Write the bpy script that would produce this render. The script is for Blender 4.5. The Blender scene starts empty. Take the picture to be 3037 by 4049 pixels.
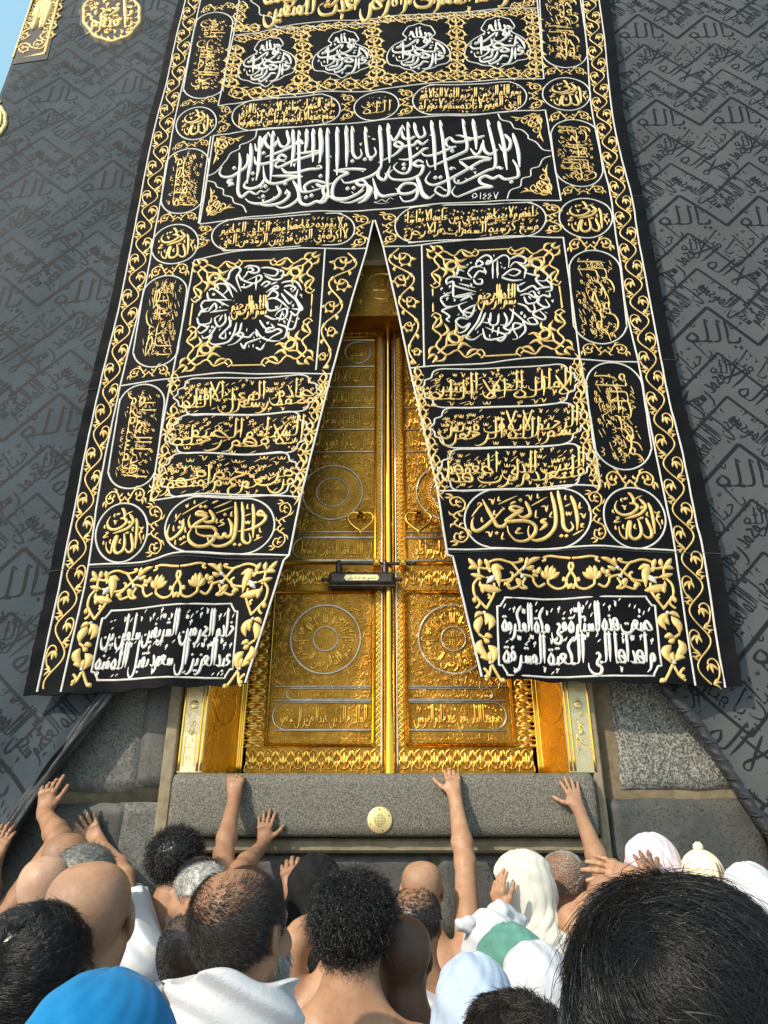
import bpy, math, random
import numpy as np
import openvdb
from math import radians, sin, cos, pi, atan2, sqrt

R_ = random.Random(7)
NR = np.random.default_rng(11)
SC = bpy.context.scene
COL = SC.collection

# ------------------------------------------------------------------ camera
PITCH = radians(24.3)
CAM = np.array([0.0, -3.39, 1.80])
F_PX, W_PX, H_PX = 2808.0, 3037.0, 4049.0
cd = bpy.data.cameras.new('camera')
cd.sensor_fit = 'VERTICAL'; cd.sensor_height = 36.0; cd.lens = 36.0 * F_PX / H_PX
cd.clip_start = 0.05; cd.clip_end = 3000
cam = bpy.data.objects.new('camera', cd); COL.objects.link(cam)
cam.location = CAM; cam.rotation_euler = (pi / 2 + PITCH, 0, 0)
SC.camera = cam

# ------------------------------------------------------------------ sky, sun, exposure
SUN_AZ, SUN_EL = radians(42), radians(36)          # from behind the left shoulder of the viewer
w = bpy.data.worlds.new('World'); SC.world = w; w.use_nodes = True
nt = w.node_tree
bg = nt.nodes['Background']; sky = nt.nodes.new('ShaderNodeTexSky')
sky.sky_type = 'NISHITA'; sky.sun_disc = False
sky.sun_elevation = SUN_EL; sky.sun_rotation = pi + SUN_AZ
sky.air_density = 1.0; sky.dust_density = 2.0
hz = nt.nodes.new('ShaderNodeMixRGB'); hz.blend_type = 'ADD'; hz.inputs[0].default_value = 1.0; hz.inputs[2].default_value = (1.5, 2.9, 3.15, 1)   # pale morning haze over the whole sky
nt.links.new(sky.outputs[0], hz.inputs[1]); nt.links.new(hz.outputs[0], bg.inputs[0]); bg.inputs[1].default_value = 0.15
sl = bpy.data.lights.new('sun', 'SUN'); sl.energy = 4.3; sl.angle = radians(1.0); sl.color = (1.0, 0.90, 0.74)
so = bpy.data.objects.new('sun', sl); COL.objects.link(so)
so.rotation_euler = (pi / 2 - SUN_EL, 0, -SUN_AZ)
so.location = (-4, -6, 9)
vs = SC.view_settings
vs.view_transform = 'Standard'; vs.look = 'None'; vs.gamma = 1; vs.use_curve_mapping = False
vs.exposure = 0.15

# ------------------------------------------------------------------ picture <-> place
def ray(x, y):
    u = (np.asarray(x, float) - W_PX / 2) / F_PX; v = -(np.asarray(y, float) - H_PX / 2) / F_PX
    return np.stack([u, cos(PITCH) - v * sin(PITCH), sin(PITCH) + v * cos(PITCH)], -1)
def on_y(x, y, y0=0.0):
    """where the sight line through a photo pixel meets the upright plane at depth y0"""
    d = ray(x, y); t = (y0 - CAM[1]) / d[..., 1]
    return CAM + d * t[..., None]
def at(x, y, depth):
    return CAM + ray(x, y) * depth
def plane_pts(pts, y0=0.0):
    p = np.asarray(pts, float); q = on_y(p[:, 0], p[:, 1], y0)
    if y0 == 0.0:                                               # the curtain: meet its hanging surface
        for _ in range(4):
            y = cur_y(q[:, 0], q[:, 2]); d = ray(p[:, 0], p[:, 1]); q = CAM + d * ((y - CAM[1]) / d[:, 1])[:, None]
    return q[:, [0, 2]]
def sm(x, a, b):
    t = np.clip((np.asarray(x, float) - a) / (b - a), 0, 1); return t * t * (3 - 2 * t)
ZAP = 4.88
def cur_y(X, Z):
    """how the hanging door curtain stands off the wall"""
    X = np.asarray(X, float); Z = np.asarray(Z, float)
    low = 1 - sm(Z, 2.0, 4.6); a = .007 + .022 * low
    y = -.02 - .055 * (1 - sm(Z, 2.1, 3.6)) - a * (np.sin(X * 8.6 + .5 * Z + 2.6) * .75 + .45 * np.sin(X * 15.5 - .9 * Z + .8))
    y = y + .004 * np.sin(Z * 6.3 + X * 2.1) + .0035 * np.sin(Z * 13 - X * 5) * low + .0022 * np.sin(Z * 34 + 5 * np.sin(X * 6)) * np.sin(X * 4 + Z * 2)
    s = np.exp(-((X + .03) / .35) ** 2) * (1 - sm(Z, ZAP - .3, ZAP + .25))
    return y - .03 * s

# ------------------------------------------------------------------ objects
def tag(o, label=None, cat=None, group=None, kind=None):
    if label: o['label'] = label
    if cat: o['category'] = cat
    if group: o['group'] = group
    if kind: o['kind'] = kind
    return o
def empty(name, loc, label=None, cat=None, group=None):
    o = bpy.data.objects.new(name, None); COL.objects.link(o); o.location = loc
    o.empty_display_size = 0.1
    bpy.context.view_layer.update()
    return tag(o, label, cat, group)
def mesh_obj(name, verts, faces, mat, parent=None, smooth=True):
    me = bpy.data.meshes.new(name)
    verts = np.asarray(verts, np.float32)
    if isinstance(faces, np.ndarray):
        nf, k = faces.shape
        me.vertices.add(len(verts)); me.vertices.foreach_set('co', verts.ravel())
        me.loops.add(nf * k); me.loops.foreach_set('vertex_index', faces.astype(np.int32).ravel())
        me.polygons.add(nf)
        me.polygons.foreach_set('loop_start', np.arange(0, nf * k, k, dtype=np.int32))
        me.update(calc_edges=True); me.validate()
    else:
        me.from_pydata(verts.tolist(), [], faces); me.update()
    if smooth:
        me.polygons.foreach_set('use_smooth', [True] * len(me.polygons))
    if mat: me.materials.append(mat)
    o = bpy.data.objects.new(name, me); COL.objects.link(o)
    if parent is not None:
        o.parent = parent
        o.matrix_parent_inverse = parent.matrix_world.inverted()
    return o

class MB:
    """collects quads of several shapes that make ONE mesh"""
    def __init__(s): s.v = []; s.f = []; s.n = 0
    def add(s, v, f):
        v = np.asarray(v, float); f = np.asarray(f, int)
        if len(f) and f.shape[1] == 3: f = np.concatenate([f, f[:, 2:3]], 1)
        s.v.append(v); s.f.append(f + s.n); s.n += len(v)
    def grid(s, P, closed_u=False, closed_v=False):
        P = np.asarray(P, float); a, b = P.shape[:2]
        i, j = np.meshgrid(np.arange(a if closed_u else a - 1), np.arange(b if closed_v else b - 1), indexing='ij')
        i2, j2 = (i + 1) % a, (j + 1) % b
        f = np.stack([i * b + j, i2 * b + j, i2 * b + j2, i * b + j2], -1).reshape(-1, 4)
        s.add(P.reshape(-1, 3), f)
    def box(s, lo, hi, bev=0.0):
        lo = np.array(lo, float); hi = np.array(hi, float)
        b = min(bev, *(0.45 * (hi - lo)))
        if b <= 0:
            x, y, z = zip(lo, hi)
            v = [(a, c, d) for a in x for c in y for d in z]
            s.add(v, [(0, 1, 3, 2), (4, 6, 7, 5), (0, 4, 5, 1), (2, 3, 7, 6), (0, 2, 6, 4), (1, 5, 7, 3)]); return
        v = []; idx = {}
        for ax in range(3):
            for sx in (0, 1):
                for sy in (0, 1):
                    for sz in (0, 1):
                        c = [(lo, hi)[q][k] for k, q in enumerate((sx, sy, sz))]
                        for k, q in enumerate((sx, sy, sz)):
                            if k != ax: c[k] += b if q == 0 else -b
                        idx[(ax, sx, sy, sz)] = len(v); v.append(c)
        f = []
        for ax in range(3):
            for q in (0, 1):
                o = [(0, 0), (1, 0), (1, 1), (0, 1)]
                f.append([idx[(ax,) + tuple(np.insert(np.array(p), ax, q))] for p in o])
        for ax in range(3):
            o1, o2 = [k for k in range(3) if k != ax]
            for a in (0, 1):
                for c in (0, 1):
                    k0 = [0, 0, 0]; k0[o1] = a; k0[o2] = c; k1 = list(k0); k1[ax] = 1
                    f.append([idx[(o1, *k0)], idx[(o1, *k1)], idx[(o2, *k1)], idx[(o2, *k0)]])
        for a in (0, 1):
            for c in (0, 1):
                for d in (0, 1):
                    t = [idx[(k, a, c, d)] for k in range(3)]; f.append([t[0], t[1], t[2], t[2]])
        s.add(v, f)
    def tube(s, pts, r, n=10, cap=True):
        pts = np.asarray(pts, float); m = len(pts); r = np.broadcast_to(np.asarray(r, float), (m,))
        t = np.gradient(pts, axis=0); t /= np.linalg.norm(t, axis=1)[:, None] + 1e-12
        ref = np.array([0, 0, 1.0]) if abs(t[:, 2]).mean() < 0.9 else np.array([0, 1.0, 0])
        a = np.cross(t, ref); a /= np.linalg.norm(a, axis=1)[:, None] + 1e-12; b = np.cross(t, a)
        th = np.linspace(0, 2 * pi, n, endpoint=False)
        P = pts[:, None] + r[:, None, None] * (a[:, None] * np.cos(th)[None, :, None] + b[:, None] * np.sin(th)[None, :, None])
        if cap:
            P = np.concatenate([np.repeat(pts[:1, None], n, 1), P, np.repeat(pts[-1:, None], n, 1)], 0)
        s.grid(P, closed_v=True)
    def lathe(s, prof, c, axis='y', n=24):
        th = np.linspace(0, 2 * pi, n, endpoint=False); prof = np.asarray(prof, float)
        P = np.zeros((len(prof), n, 3))
        ru, h = prof[:, 0], prof[:, 1]
        A, B = ru[:, None] * np.cos(th), ru[:, None] * np.sin(th); Hh = np.repeat(h[:, None], n, 1)
        P = np.stack([A, Hh, B], -1) if axis == 'y' else (np.stack([Hh, A, B], -1) if axis == 'x' else np.stack([A, B, Hh], -1))
        s.grid(P + np.asarray(c), closed_v=True)
    def build(s, name, mat, parent=None, smooth=True):
        v = np.concatenate(s.v); f = np.concatenate(s.f)
        tri = f[:, 2] == f[:, 3]
        if tri.any():
            faces = [tuple(r[:3]) if t else tuple(r) for r, t in zip(f.tolist(), tri)]
            return mesh_obj(name, v, faces, mat, parent, smooth)
        return mesh_obj(name, v, f, mat, parent, smooth)

# ------------------------------------------------------------------ materials (all procedural)
def mat(name, col, rough=0.6, metal=0.0, **k):
    m = bpy.data.materials.new(name); m.use_nodes = True
    nt = m.node_tree; N = nt.nodes; L = nt.links; b = N['Principled BSDF']
    b.inputs['Roughness'].default_value = rough; b.inputs['Metallic'].default_value = metal
    for key, inp in (('sheen', 'Sheen Weight'), ('sheen_r', 'Sheen Roughness'), ('sss', 'Subsurface Weight'), ('coat', 'Coat Weight'),
                     ('spec', 'Specular IOR Level'), ('aniso', 'Anisotropic')):
        if key in k: b.inputs[inp].default_value = k[key]
    if 'sss' in k:
        b.inputs['Subsurface Radius'].default_value = (0.012, 0.005, 0.003)
    if 'sheen_c' in k: b.inputs['Sheen Tint'].default_value = (*k['sheen_c'], 1)
    tc = N.new('ShaderNodeTexCoord')
    col2 = k.get('col2')
    def noise(scale, detail=4, stretch=None, rough=0.55):
        n = N.new('ShaderNodeTexNoise'); n.inputs['Scale'].default_value = scale
        n.inputs['Detail'].default_value = detail; n.inputs['Roughness'].default_value = rough
        if stretch:
            mp = N.new('ShaderNodeMapping'); mp.inputs['Scale'].default_value = stretch
            L.new(tc.outputs['Object'], mp.inputs[0]); L.new(mp.outputs[0], n.inputs[0])
        else: L.new(tc.outputs['Object'], n.inputs[0])
        return n
    if col2:
        n = noise(k.get('scale', 8), k.get('detail', 5), k.get('cstretch'))
        r = N.new('ShaderNodeValToRGB'); r.color_ramp.elements[0].position = k.get('lo', 0.35); r.color_ramp.elements[1].position = k.get('hi', 0.65)
        r.color_ramp.elements[0].color = (*col, 1); r.color_ramp.elements[1].color = (*col2, 1)
        L.new(n.outputs[0], r.inputs[0]); out = r.outputs[0]
        if 'col3' in k:
            n2 = noise(k.get('scale3', 60), 3); r2 = N.new('ShaderNodeValToRGB')
            r2.color_ramp.elements[0].position = k.get('lo3', 0.55); r2.color_ramp.elements[1].position = k.get('hi3', 0.65)
            r2.color_ramp.elements[0].color = (0, 0, 0, 1); r2.color_ramp.elements[1].color = (1, 1, 1, 1)
            L.new(n2.outputs[0], r2.inputs[0])
            mx = N.new('ShaderNodeMixRGB'); L.new(r2.outputs[0], mx.inputs[0]); L.new(out, mx.inputs[1]); mx.inputs[2].default_value = (*k['col3'], 1)
            out = mx.outputs[0]
        L.new(out, b.inputs['Base Color'])
    else: b.inputs['Base Color'].default_value = (*col, 1)
    last = None
    for (scale, strength, dist, stretch) in k.get('bumps', []):
        n = noise(scale, 5, stretch); bp = N.new('ShaderNodeBump')
        bp.inputs['Strength'].default_value = strength; bp.inputs['Distance'].default_value = dist
        L.new(n.outputs[0], bp.inputs['Height'])
        if last: L.new(last.outputs[0], bp.inputs['Normal'])
        last = bp
    if last: L.new(last.outputs[0], b.inputs['Normal'])
    if 'rvar' in k:
        n = noise(k['rvar'][0], 4); mr = N.new('ShaderNodeMapRange'); mr.inputs[3].default_value = k['rvar'][1]; mr.inputs[4].default_value = k['rvar'][2]
        mr.inputs[1].default_value = 0.3; mr.inputs[2].default_value = 0.7
        L.new(n.outputs[0], mr.inputs[0]); L.new(mr.outputs[0], b.inputs['Roughness'])
    return m

M = {}
M['curtain'] = mat('curtain_satin', (.0025, .0026, .0034), .66, col2=(.0045, .0045, .0055), scale=5, spec=.07,
                   bumps=[(7, .35, .012, (1, 1, 3)), (40, .22, .002, (.3, 1, 2.0)), (600, .3, .0006, None)])
M['margin'] = M['curtain']
M['gold_thread'] = mat('gold_thread', (.50, .305, .075), .42, .3, col2=(.63, .43, .155), scale=40, sheen=.1,
                       bumps=[(240, .5, .0014, (1, 1, 3)), (900, .6, .0008, (1, 1, 3))])
M['silver_thread'] = mat('silver_thread', (.48, .455, .41), .5, .2, col2=(.60, .57, .52), scale=60,
                         bumps=[(240, .5, .0014, (1, 1, 3)), (900, .6, .0008, (1, 1, 3))])
M['cord'] = mat('white_cord', (.44, .41, .36), .6, .05, col2=(.54, .51, .46), scale=50, bumps=[(700, .6, .0008, None)])
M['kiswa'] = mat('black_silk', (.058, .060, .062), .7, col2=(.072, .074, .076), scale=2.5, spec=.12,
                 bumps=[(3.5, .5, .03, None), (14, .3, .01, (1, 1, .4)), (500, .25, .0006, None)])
M['kiswa_sheen'] = mat('black_silk_blue_sheen', (.029, .039, .047), .7, col2=(.039, .050, .059), scale=2.5, spec=.12,  # left copy of the black silk: bluish sheen and haze put into its colour
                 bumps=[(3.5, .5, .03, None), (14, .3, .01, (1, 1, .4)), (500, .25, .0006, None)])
M['weave'] = mat('black_silk_weave', (.012, .013, .015), .6, spec=.10, bumps=[(500, .25, .0006, None)])
M['hem'] = mat('black_hem', (.009, .010, .012), .6, col2=(.018, .019, .022), scale=14, sheen=.05, bumps=[(60, .5, .01, (1, 1, .5))])
M['gold'] = mat('gold_plate', (.66, .37, .04), .34, 1.0, col2=(.78, .48, .08), scale=6, rvar=(30, .24, .46),
                bumps=[(38, .6, .010, None), (180, .35, .003, None)])
M['gold_relief'] = mat('gold_relief', (.80, .44, .065), .30, 1.0, col2=(.92, .58, .14), scale=25, rvar=(60, .22, .42), bumps=[(180, .25, .002, None)])
M['gold_dark'] = mat('gold_recess_shade', (.235, .105, .014), .48, 1.0, col2=(.38, .18, .028), scale=9, rvar=(35, .3, .5),  # darker than the raised work: shade of its recesses put into the colour
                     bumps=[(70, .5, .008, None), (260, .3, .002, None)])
M['gold_bright'] = mat('gold_polished', (.84, .48, .075), .20, 1.0, bumps=[(40, .15, .003, None)])
M['gold_pale'] = mat('gilt_silver', (.54, .44, .25), .36, .85, col2=(.62, .52, .33), scale=20, rvar=(50, .26, .5), bumps=[(60, .3, .004, None), (240, .3, .002, None)])
M['steel'] = mat('silver_bead', (.50, .44, .35), .28, 1.0, col2=(.66, .60, .52), scale=30)
M['iron'] = mat('dark_lock_metal', (.035, .026, .022), .38, .6, col2=(.07, .05, .04), scale=30)
M['granite_sill'] = mat('granite_sill', (.048, .044, .035), .8, col2=(.185, .167, .132), scale=140, detail=3, lo=.36, hi=.62, col3=(.05, .05, .048), scale3=190, lo3=.56, hi3=.64,
                        bumps=[(150, .5, .004, None), (900, .3, .001, None)])
M['granite_dark'] = mat('dark_stone', (.040, .040, .036), .6, col2=(.078, .074, .064), scale=5, detail=8, col3=(.02, .02, .02), scale3=90, lo3=.52, hi3=.66,
                        bumps=[(5, .2, .02, None), (120, .35, .003, None)])
M['granite_grey'] = mat('grey_stone', (.075, .074, .066), .75, col2=(.15, .145, .125), scale=28, detail=8, lo=.3, hi=.7, col3=(.035, .035, .034), scale3=120, lo3=.5, hi3=.62,
                        bumps=[(9, .2, .012, None), (110, .5, .004, None)])
M['granite_pale'] = mat('pale_stone', (.085, .082, .07), .8, col2=(.26, .25, .215), scale=80, detail=8, lo=.4, hi=.6, col3=(.04, .04, .038), scale3=110, lo3=.52, hi3=.58,
                        bumps=[(14, .2, .01, None), (90, .5, .004, None)])
M['mortar'] = mat('mortar', (.165, .128, .075), .85, col2=(.24, .195, .125), scale=22, detail=6, bumps=[(60, .5, .004, None)])
M['marble'] = mat('white_marble', (.70, .68, .64), .35, col2=(.60, .58, .54), scale=1.2)
M['brass'] = mat('brass_disc', (.80, .60, .24), .36, .7, col2=(.86, .68, .32), scale=20)
M['hole'] = mat('dark_hole', (.02, .017, .012), .9)
# ------------------------------------------------------------------ strokes: raised embroidery, relief and woven lines
def spline(P, k=4):
    P = np.asarray(P, float)
    if len(P) < 3: return np.linspace(P[0], P[-1], 3)
    Q = np.concatenate([[2 * P[0] - P[1]], P, [2 * P[-1] - P[-2]]])
    t = np.linspace(0, 1, k, endpoint=False)[None, :, None]
    p0, p1, p2, p3 = (Q[i:len(P) - 1 + i, None] for i in range(4))
    C = 0.5 * (2 * p1 + (p2 - p0) * t + (2 * p0 - 5 * p1 + 4 * p2 - p3) * t * t + (3 * p1 - p0 - 3 * p2 + p3) * t ** 3)
    return np.concatenate([C.reshape(-1, P.shape[1]), P[-1:]])
PROF = {
    'pen': lambda t: 0.30 + 0.70 * np.minimum(1, np.minimum(t * 7 + .25, (1 - t) * 3.2)),
    'line': lambda t: np.ones_like(t),
    'leaf': lambda t: np.maximum(0.06, np.sin(pi * np.clip(t, 0, 1) ** 0.8) ** 0.9),
    'tip': lambda t: 1.0 - 0.82 * t,
}
class Emb:
    """ribbons with a rounded section lying on a surface y = surf(X, Z), raised towards -y"""
    def __init__(s, surf, flat=False): s.mb = MB(); s.surf = surf; s.flat = flat; s.k = 0; s.hk = .34
    def add(s, P, width, prof='line', h=None, k=4, closed=False, smooth=True, base=.0006):
        P = np.asarray(P, float)
        if closed: P = np.concatenate([P, P[:1]])
        if smooth: P = spline(P, k)
        d = np.gradient(P, axis=0); L = np.linalg.norm(d, axis=1)[:, None]; d = d / (L + 1e-9)
        n = np.stack([-d[:, 1], d[:, 0]], 1)
        seg = np.linalg.norm(np.diff(P, axis=0), axis=1); a = np.concatenate([[0], np.cumsum(seg)]); a /= max(a[-1], 1e-9)
        wv = width * PROF[prof](a)
        if not smooth and prof == 'line':             # mitre at corners
            pass
        s.k = (s.k + 1) % 7
        if s.flat:
            A = P + n * wv[:, None] / 2; B = P - n * wv[:, None] / 2
            G = np.stack([A, B], 1); y = s.surf(G[..., 0], G[..., 1]) - base - .0001 * s.k
        else:
            hh = (width * s.hk if h is None else h) * np.sqrt(wv / width)
            off = np.array([.5, .34, 0, -.34, -.5]); hv = np.array([0, .72, 1, .72, 0])
            G = P[:, None] + n[:, None] * (wv[:, None] * off[None])[..., None]
            y = s.surf(G[..., 0], G[..., 1]) - base - hh[:, None] * hv[None] - .00012 * s.k
        s.mb.grid(np.stack([G[..., 0], y, G[..., 1]], -1))
    def dot(s, c, r, h=None):
        c = np.asarray(c, float); q = np.array([[0, 1], [1, 0], [0, -1], [-1, 0]]) * r
        out = c + q; mid = c + q * .6; hh = r * .7 if h is None else h
        def L3(p, e): return np.stack([p[:, 0], s.surf(p[:, 0], p[:, 1]) - e, p[:, 1]], -1)
        o = L3(out, .0006); m = L3(mid, .0006 + hh)
        s.mb.grid(np.stack([o, m], 0), closed_v=True); s.mb.add(m, [(0, 1, 2, 3)])
    def build(s, name, m, parent=None): return s.mb.build(name, m, parent)

# ------------------------------------------------------------------ a hand-drawn pen alphabet (t runs leftwards, y up)
def S(txt): return [[tuple(map(float, p.split(','))) for p in q.split()] for q in txt.split(';')]
GL = {  # base: (joined-left strokes, adv, attach) / (ending strokes, adv, attach)
 'alef': (None, (S('.25,3.1 .2,1.6 .3,.05;-.02,2.7 .25,3.1'), .6, .3)),
 'lam': ((S('.25,3.1 .24,1.2 .3,.3 .55,.03 .95,0;-.02,2.7 .25,3.1'), .95, .4), (S('.25,3.1 .25,1 .25,-.2 .6,-.95 1.3,-1.05 1.8,-.5 1.9,.1;-.02,2.7 .25,3.1'), 2.0, .25)),
 'ba': ((S('.12,.8 .2,.25 .5,.02 .85,0'), .85, .3), (S('.1,.75 .2,.2 .6,-.2 1.5,-.3 2.3,-.15 2.7,.25 2.75,.6'), 2.85, .3)),
 'nun': ((S('.12,.8 .2,.25 .5,.02 .85,0'), .85, .3), (S('.1,.8 .13,.1 .3,-.6 .85,-1.05 1.5,-.8 1.85,-.1 1.85,.35'), 2.0, .14)),
 'ya': ((S('.12,.8 .2,.25 .5,.02 .85,0'), .85, .3), (S('1.0,.8 .6,.95 .35,.55 .75,.15 .8,-.2 .3,-.4 .15,-.75 .6,-1.15 1.5,-1.05 2.1,-.55 2.2,0'), 2.3, .45)),
 'jim': ((S('.85,1.05 .45,.98 .08,.75 .6,.4 1.0,.08 1.4,0'), 1.4, .85), (S('1.1,1.05 .5,1.02 .1,.75 .8,.3 1.1,-.4 .9,-1.1 .3,-1.35 -.2,-1.1'), 1.3, .8)),
 'dal': (None, (S('.5,1.2 .22,.6 .2,.1 .55,-.02 1.1,.15'), 1.15, .25)),
 'ra': (None, (S('.12,.75 .25,.05 .55,-.6 1.2,-.98 1.6,-.85'), 1.0, .24)),
 'waw': (None, (S('.72,.35 .35,.15 .12,.45 .35,.88 .7,.6 .78,0 1.0,-.6 1.6,-.95'), 1.2, .5)),
 'sin': ((S('.08,.7 .15,.15 .4,.05 .5,.65 .57,.12 .8,.05 .92,.7 1.0,.12 1.3,0 1.6,0'), 1.6, .2), (S('.08,.7 .15,.15 .4,.05 .5,.65 .57,.12 .8,.05 .92,.7 .95,0 1.15,-.75 1.75,-1.1 2.4,-.75 2.65,0 2.65,.35'), 2.8, .2)),
 'sad': ((S('.1,.05 .6,.6 1.2,.95 1.65,.6 1.3,.1 .7,-.02 .1,.05;1.4,.1 1.75,.15 1.85,.6 1.95,.1 2.3,0'), 2.3, .15), (S('.1,.05 .6,.6 1.2,.95 1.65,.6 1.3,.1 .7,-.02 .1,.05;1.4,.1 1.8,.2 1.85,.6 1.9,-.3 2.15,-.95 2.75,-1.1 3.3,-.5 3.4,.2'), 3.5, .15)),
 'tah': ((S('.1,.05 .6,.6 1.2,.95 1.65,.6 1.3,.1 .7,-.02 .1,.05;.75,2.8 .72,1.4 .7,.3;1.3,.05 2.0,0'), 2.0, .15), (S('.1,.05 .6,.6 1.2,.95 1.65,.6 1.3,.1 .7,-.02 .1,.05;.75,2.8 .72,1.4 .7,.3;1.3,.05 2.0,.1'), 2.1, .15)),
 'ain': ((S('.1,.95 .45,1.15 .85,.9 .6,.5 .2,.38 .7,.08 1.3,0'), 1.3, .6), (S('.2,.98 .5,1.15 .85,.88 .6,.5 .25,.35 .85,0 1.05,-.6 .7,-1.2 .1,-1.35 -.25,-1.05'), 1.2, .6)),
 'ainm': ((S('0,0 .5,.3 .95,.8 .55,1.0 .15,.8 .55,.3 1.2,0'), 1.2, 0), (S('0,0 .5,.35 .9,.8 .5,.98 .15,.8 .7,.3 1.0,-.4 .7,-1.15 .1,-1.35'), 1.2, 0)),
 'fa': ((S('.75,.35 .4,.2 .18,.55 .45,1.0 .8,.7 .75,.15 1.15,0'), 1.15, .75), (S('.75,.35 .4,.2 .18,.55 .45,1.0 .8,.7 .7,.1 1.2,-.2 2.0,-.3 2.8,-.05 3.0,.45'), 3.1, .7)),
 'qaf': ((S('.75,.35 .4,.2 .18,.55 .45,1.0 .8,.7 .75,.15 1.15,0'), 1.15, .75), (S('.75,.35 .4,.2 .18,.55 .45,1.0 .8,.7 .76,-.1 .95,-.8 1.5,-1.1 2.1,-.6 2.25,.2'), 2.35, .7)),
 'kaf': ((S('.0,2.7 .95,1.8 .55,.9 .5,.3 .75,.02 1.3,0'), 1.3, .6), (S('.2,2.9 .2,.4 .4,-.05 1.2,-.2 1.8,.05 1.95,.55;.7,1.15 1.0,1.35 .8,.95 1.15,.8'), 2.1, .3)),
 'mim': ((S('.62,.12 .25,.08 .12,.5 .45,.8 .72,.45 .68,.08 1.05,0'), 1.05, .4), (S('.65,.15 .3,.05 .12,.4 .4,.75 .72,.4 .72,-.1 1.0,-.7 1.6,-1.05'), 1.1, .3)),
 'ha': ((S('.9,.05 .3,0 .08,.4 .45,1.1 1.05,1.05 1.15,.4 .75,0 1.4,0;.25,.3 .6,.55 1.1,.62'), 1.4, .4), (S('.5,1.15 .12,.6 .25,.08 .7,0 .95,.4 .65,.95 .42,1.2'), 1.0, .4)),
 'lamalef': (None, (S('0,3.0 .5,1.4 .98,.4 .75,0 .4,.1;1.25,3.0 .75,1.3 .35,.35 .4,.1 .6,-.02;-.25,2.65 0,3.0'), 1.45, .5)),
 'hamza': (None, (S('.55,.85 .25,.9 .15,.55 .45,.45;.65,.45 .1,.15'), .7, .3)),
}
LET = {'ا': 'alef', 'أ': 'alef', 'إ': 'alef', 'آ': 'alef', 'ب': 'ba', 'ت': 'ba', 'ث': 'ba', 'ن': 'nun', 'ي': 'ya', 'ى': 'ya', 'ئ': 'ya', 'ج': 'jim', 'ح': 'jim', 'خ': 'jim',
       'د': 'dal', 'ذ': 'dal', 'ر': 'ra', 'ز': 'ra', 'و': 'waw', 'ؤ': 'waw', 'س': 'sin', 'ش': 'sin', 'ص': 'sad', 'ض': 'sad', 'ط': 'tah', 'ظ': 'tah', 'ع': 'ain', 'غ': 'ain',
       'ف': 'fa', 'ق': 'qaf', 'ك': 'kaf', 'ل': 'lam', 'م': 'mim', 'ه': 'ha', 'ة': 'ha', 'ء': 'hamza', 'L': 'lamalef'}
DOTS = {'ب': (1, -1), 'ت': (2, 1), 'ث': (3, 1), 'ن': (1, 1), 'ي': (2, -1), 'ج': (1, -1), 'خ': (1, 1), 'ذ': (1, 1), 'ز': (1, 1), 'ش': (3, 1), 'ض': (1, 1), 'ظ': (1, 1), 'غ': (1, 1), 'ف': (1, 1), 'ق': (2, 1), 'ة': (2, 1)}
MARKS = [S('0,.45 .5,0'), S('0,.5 .22,0 .3,.5 .55,.55'), S('0,.35 .55,.05'), S('.3,.45 .05,.4 .15,.15 .4,.3 .3,-.1 .55,-.2'), S('0,.4 .08,.05 .22,.05 .28,.4 .36,.05 .5,.1 .58,.5')]
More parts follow.
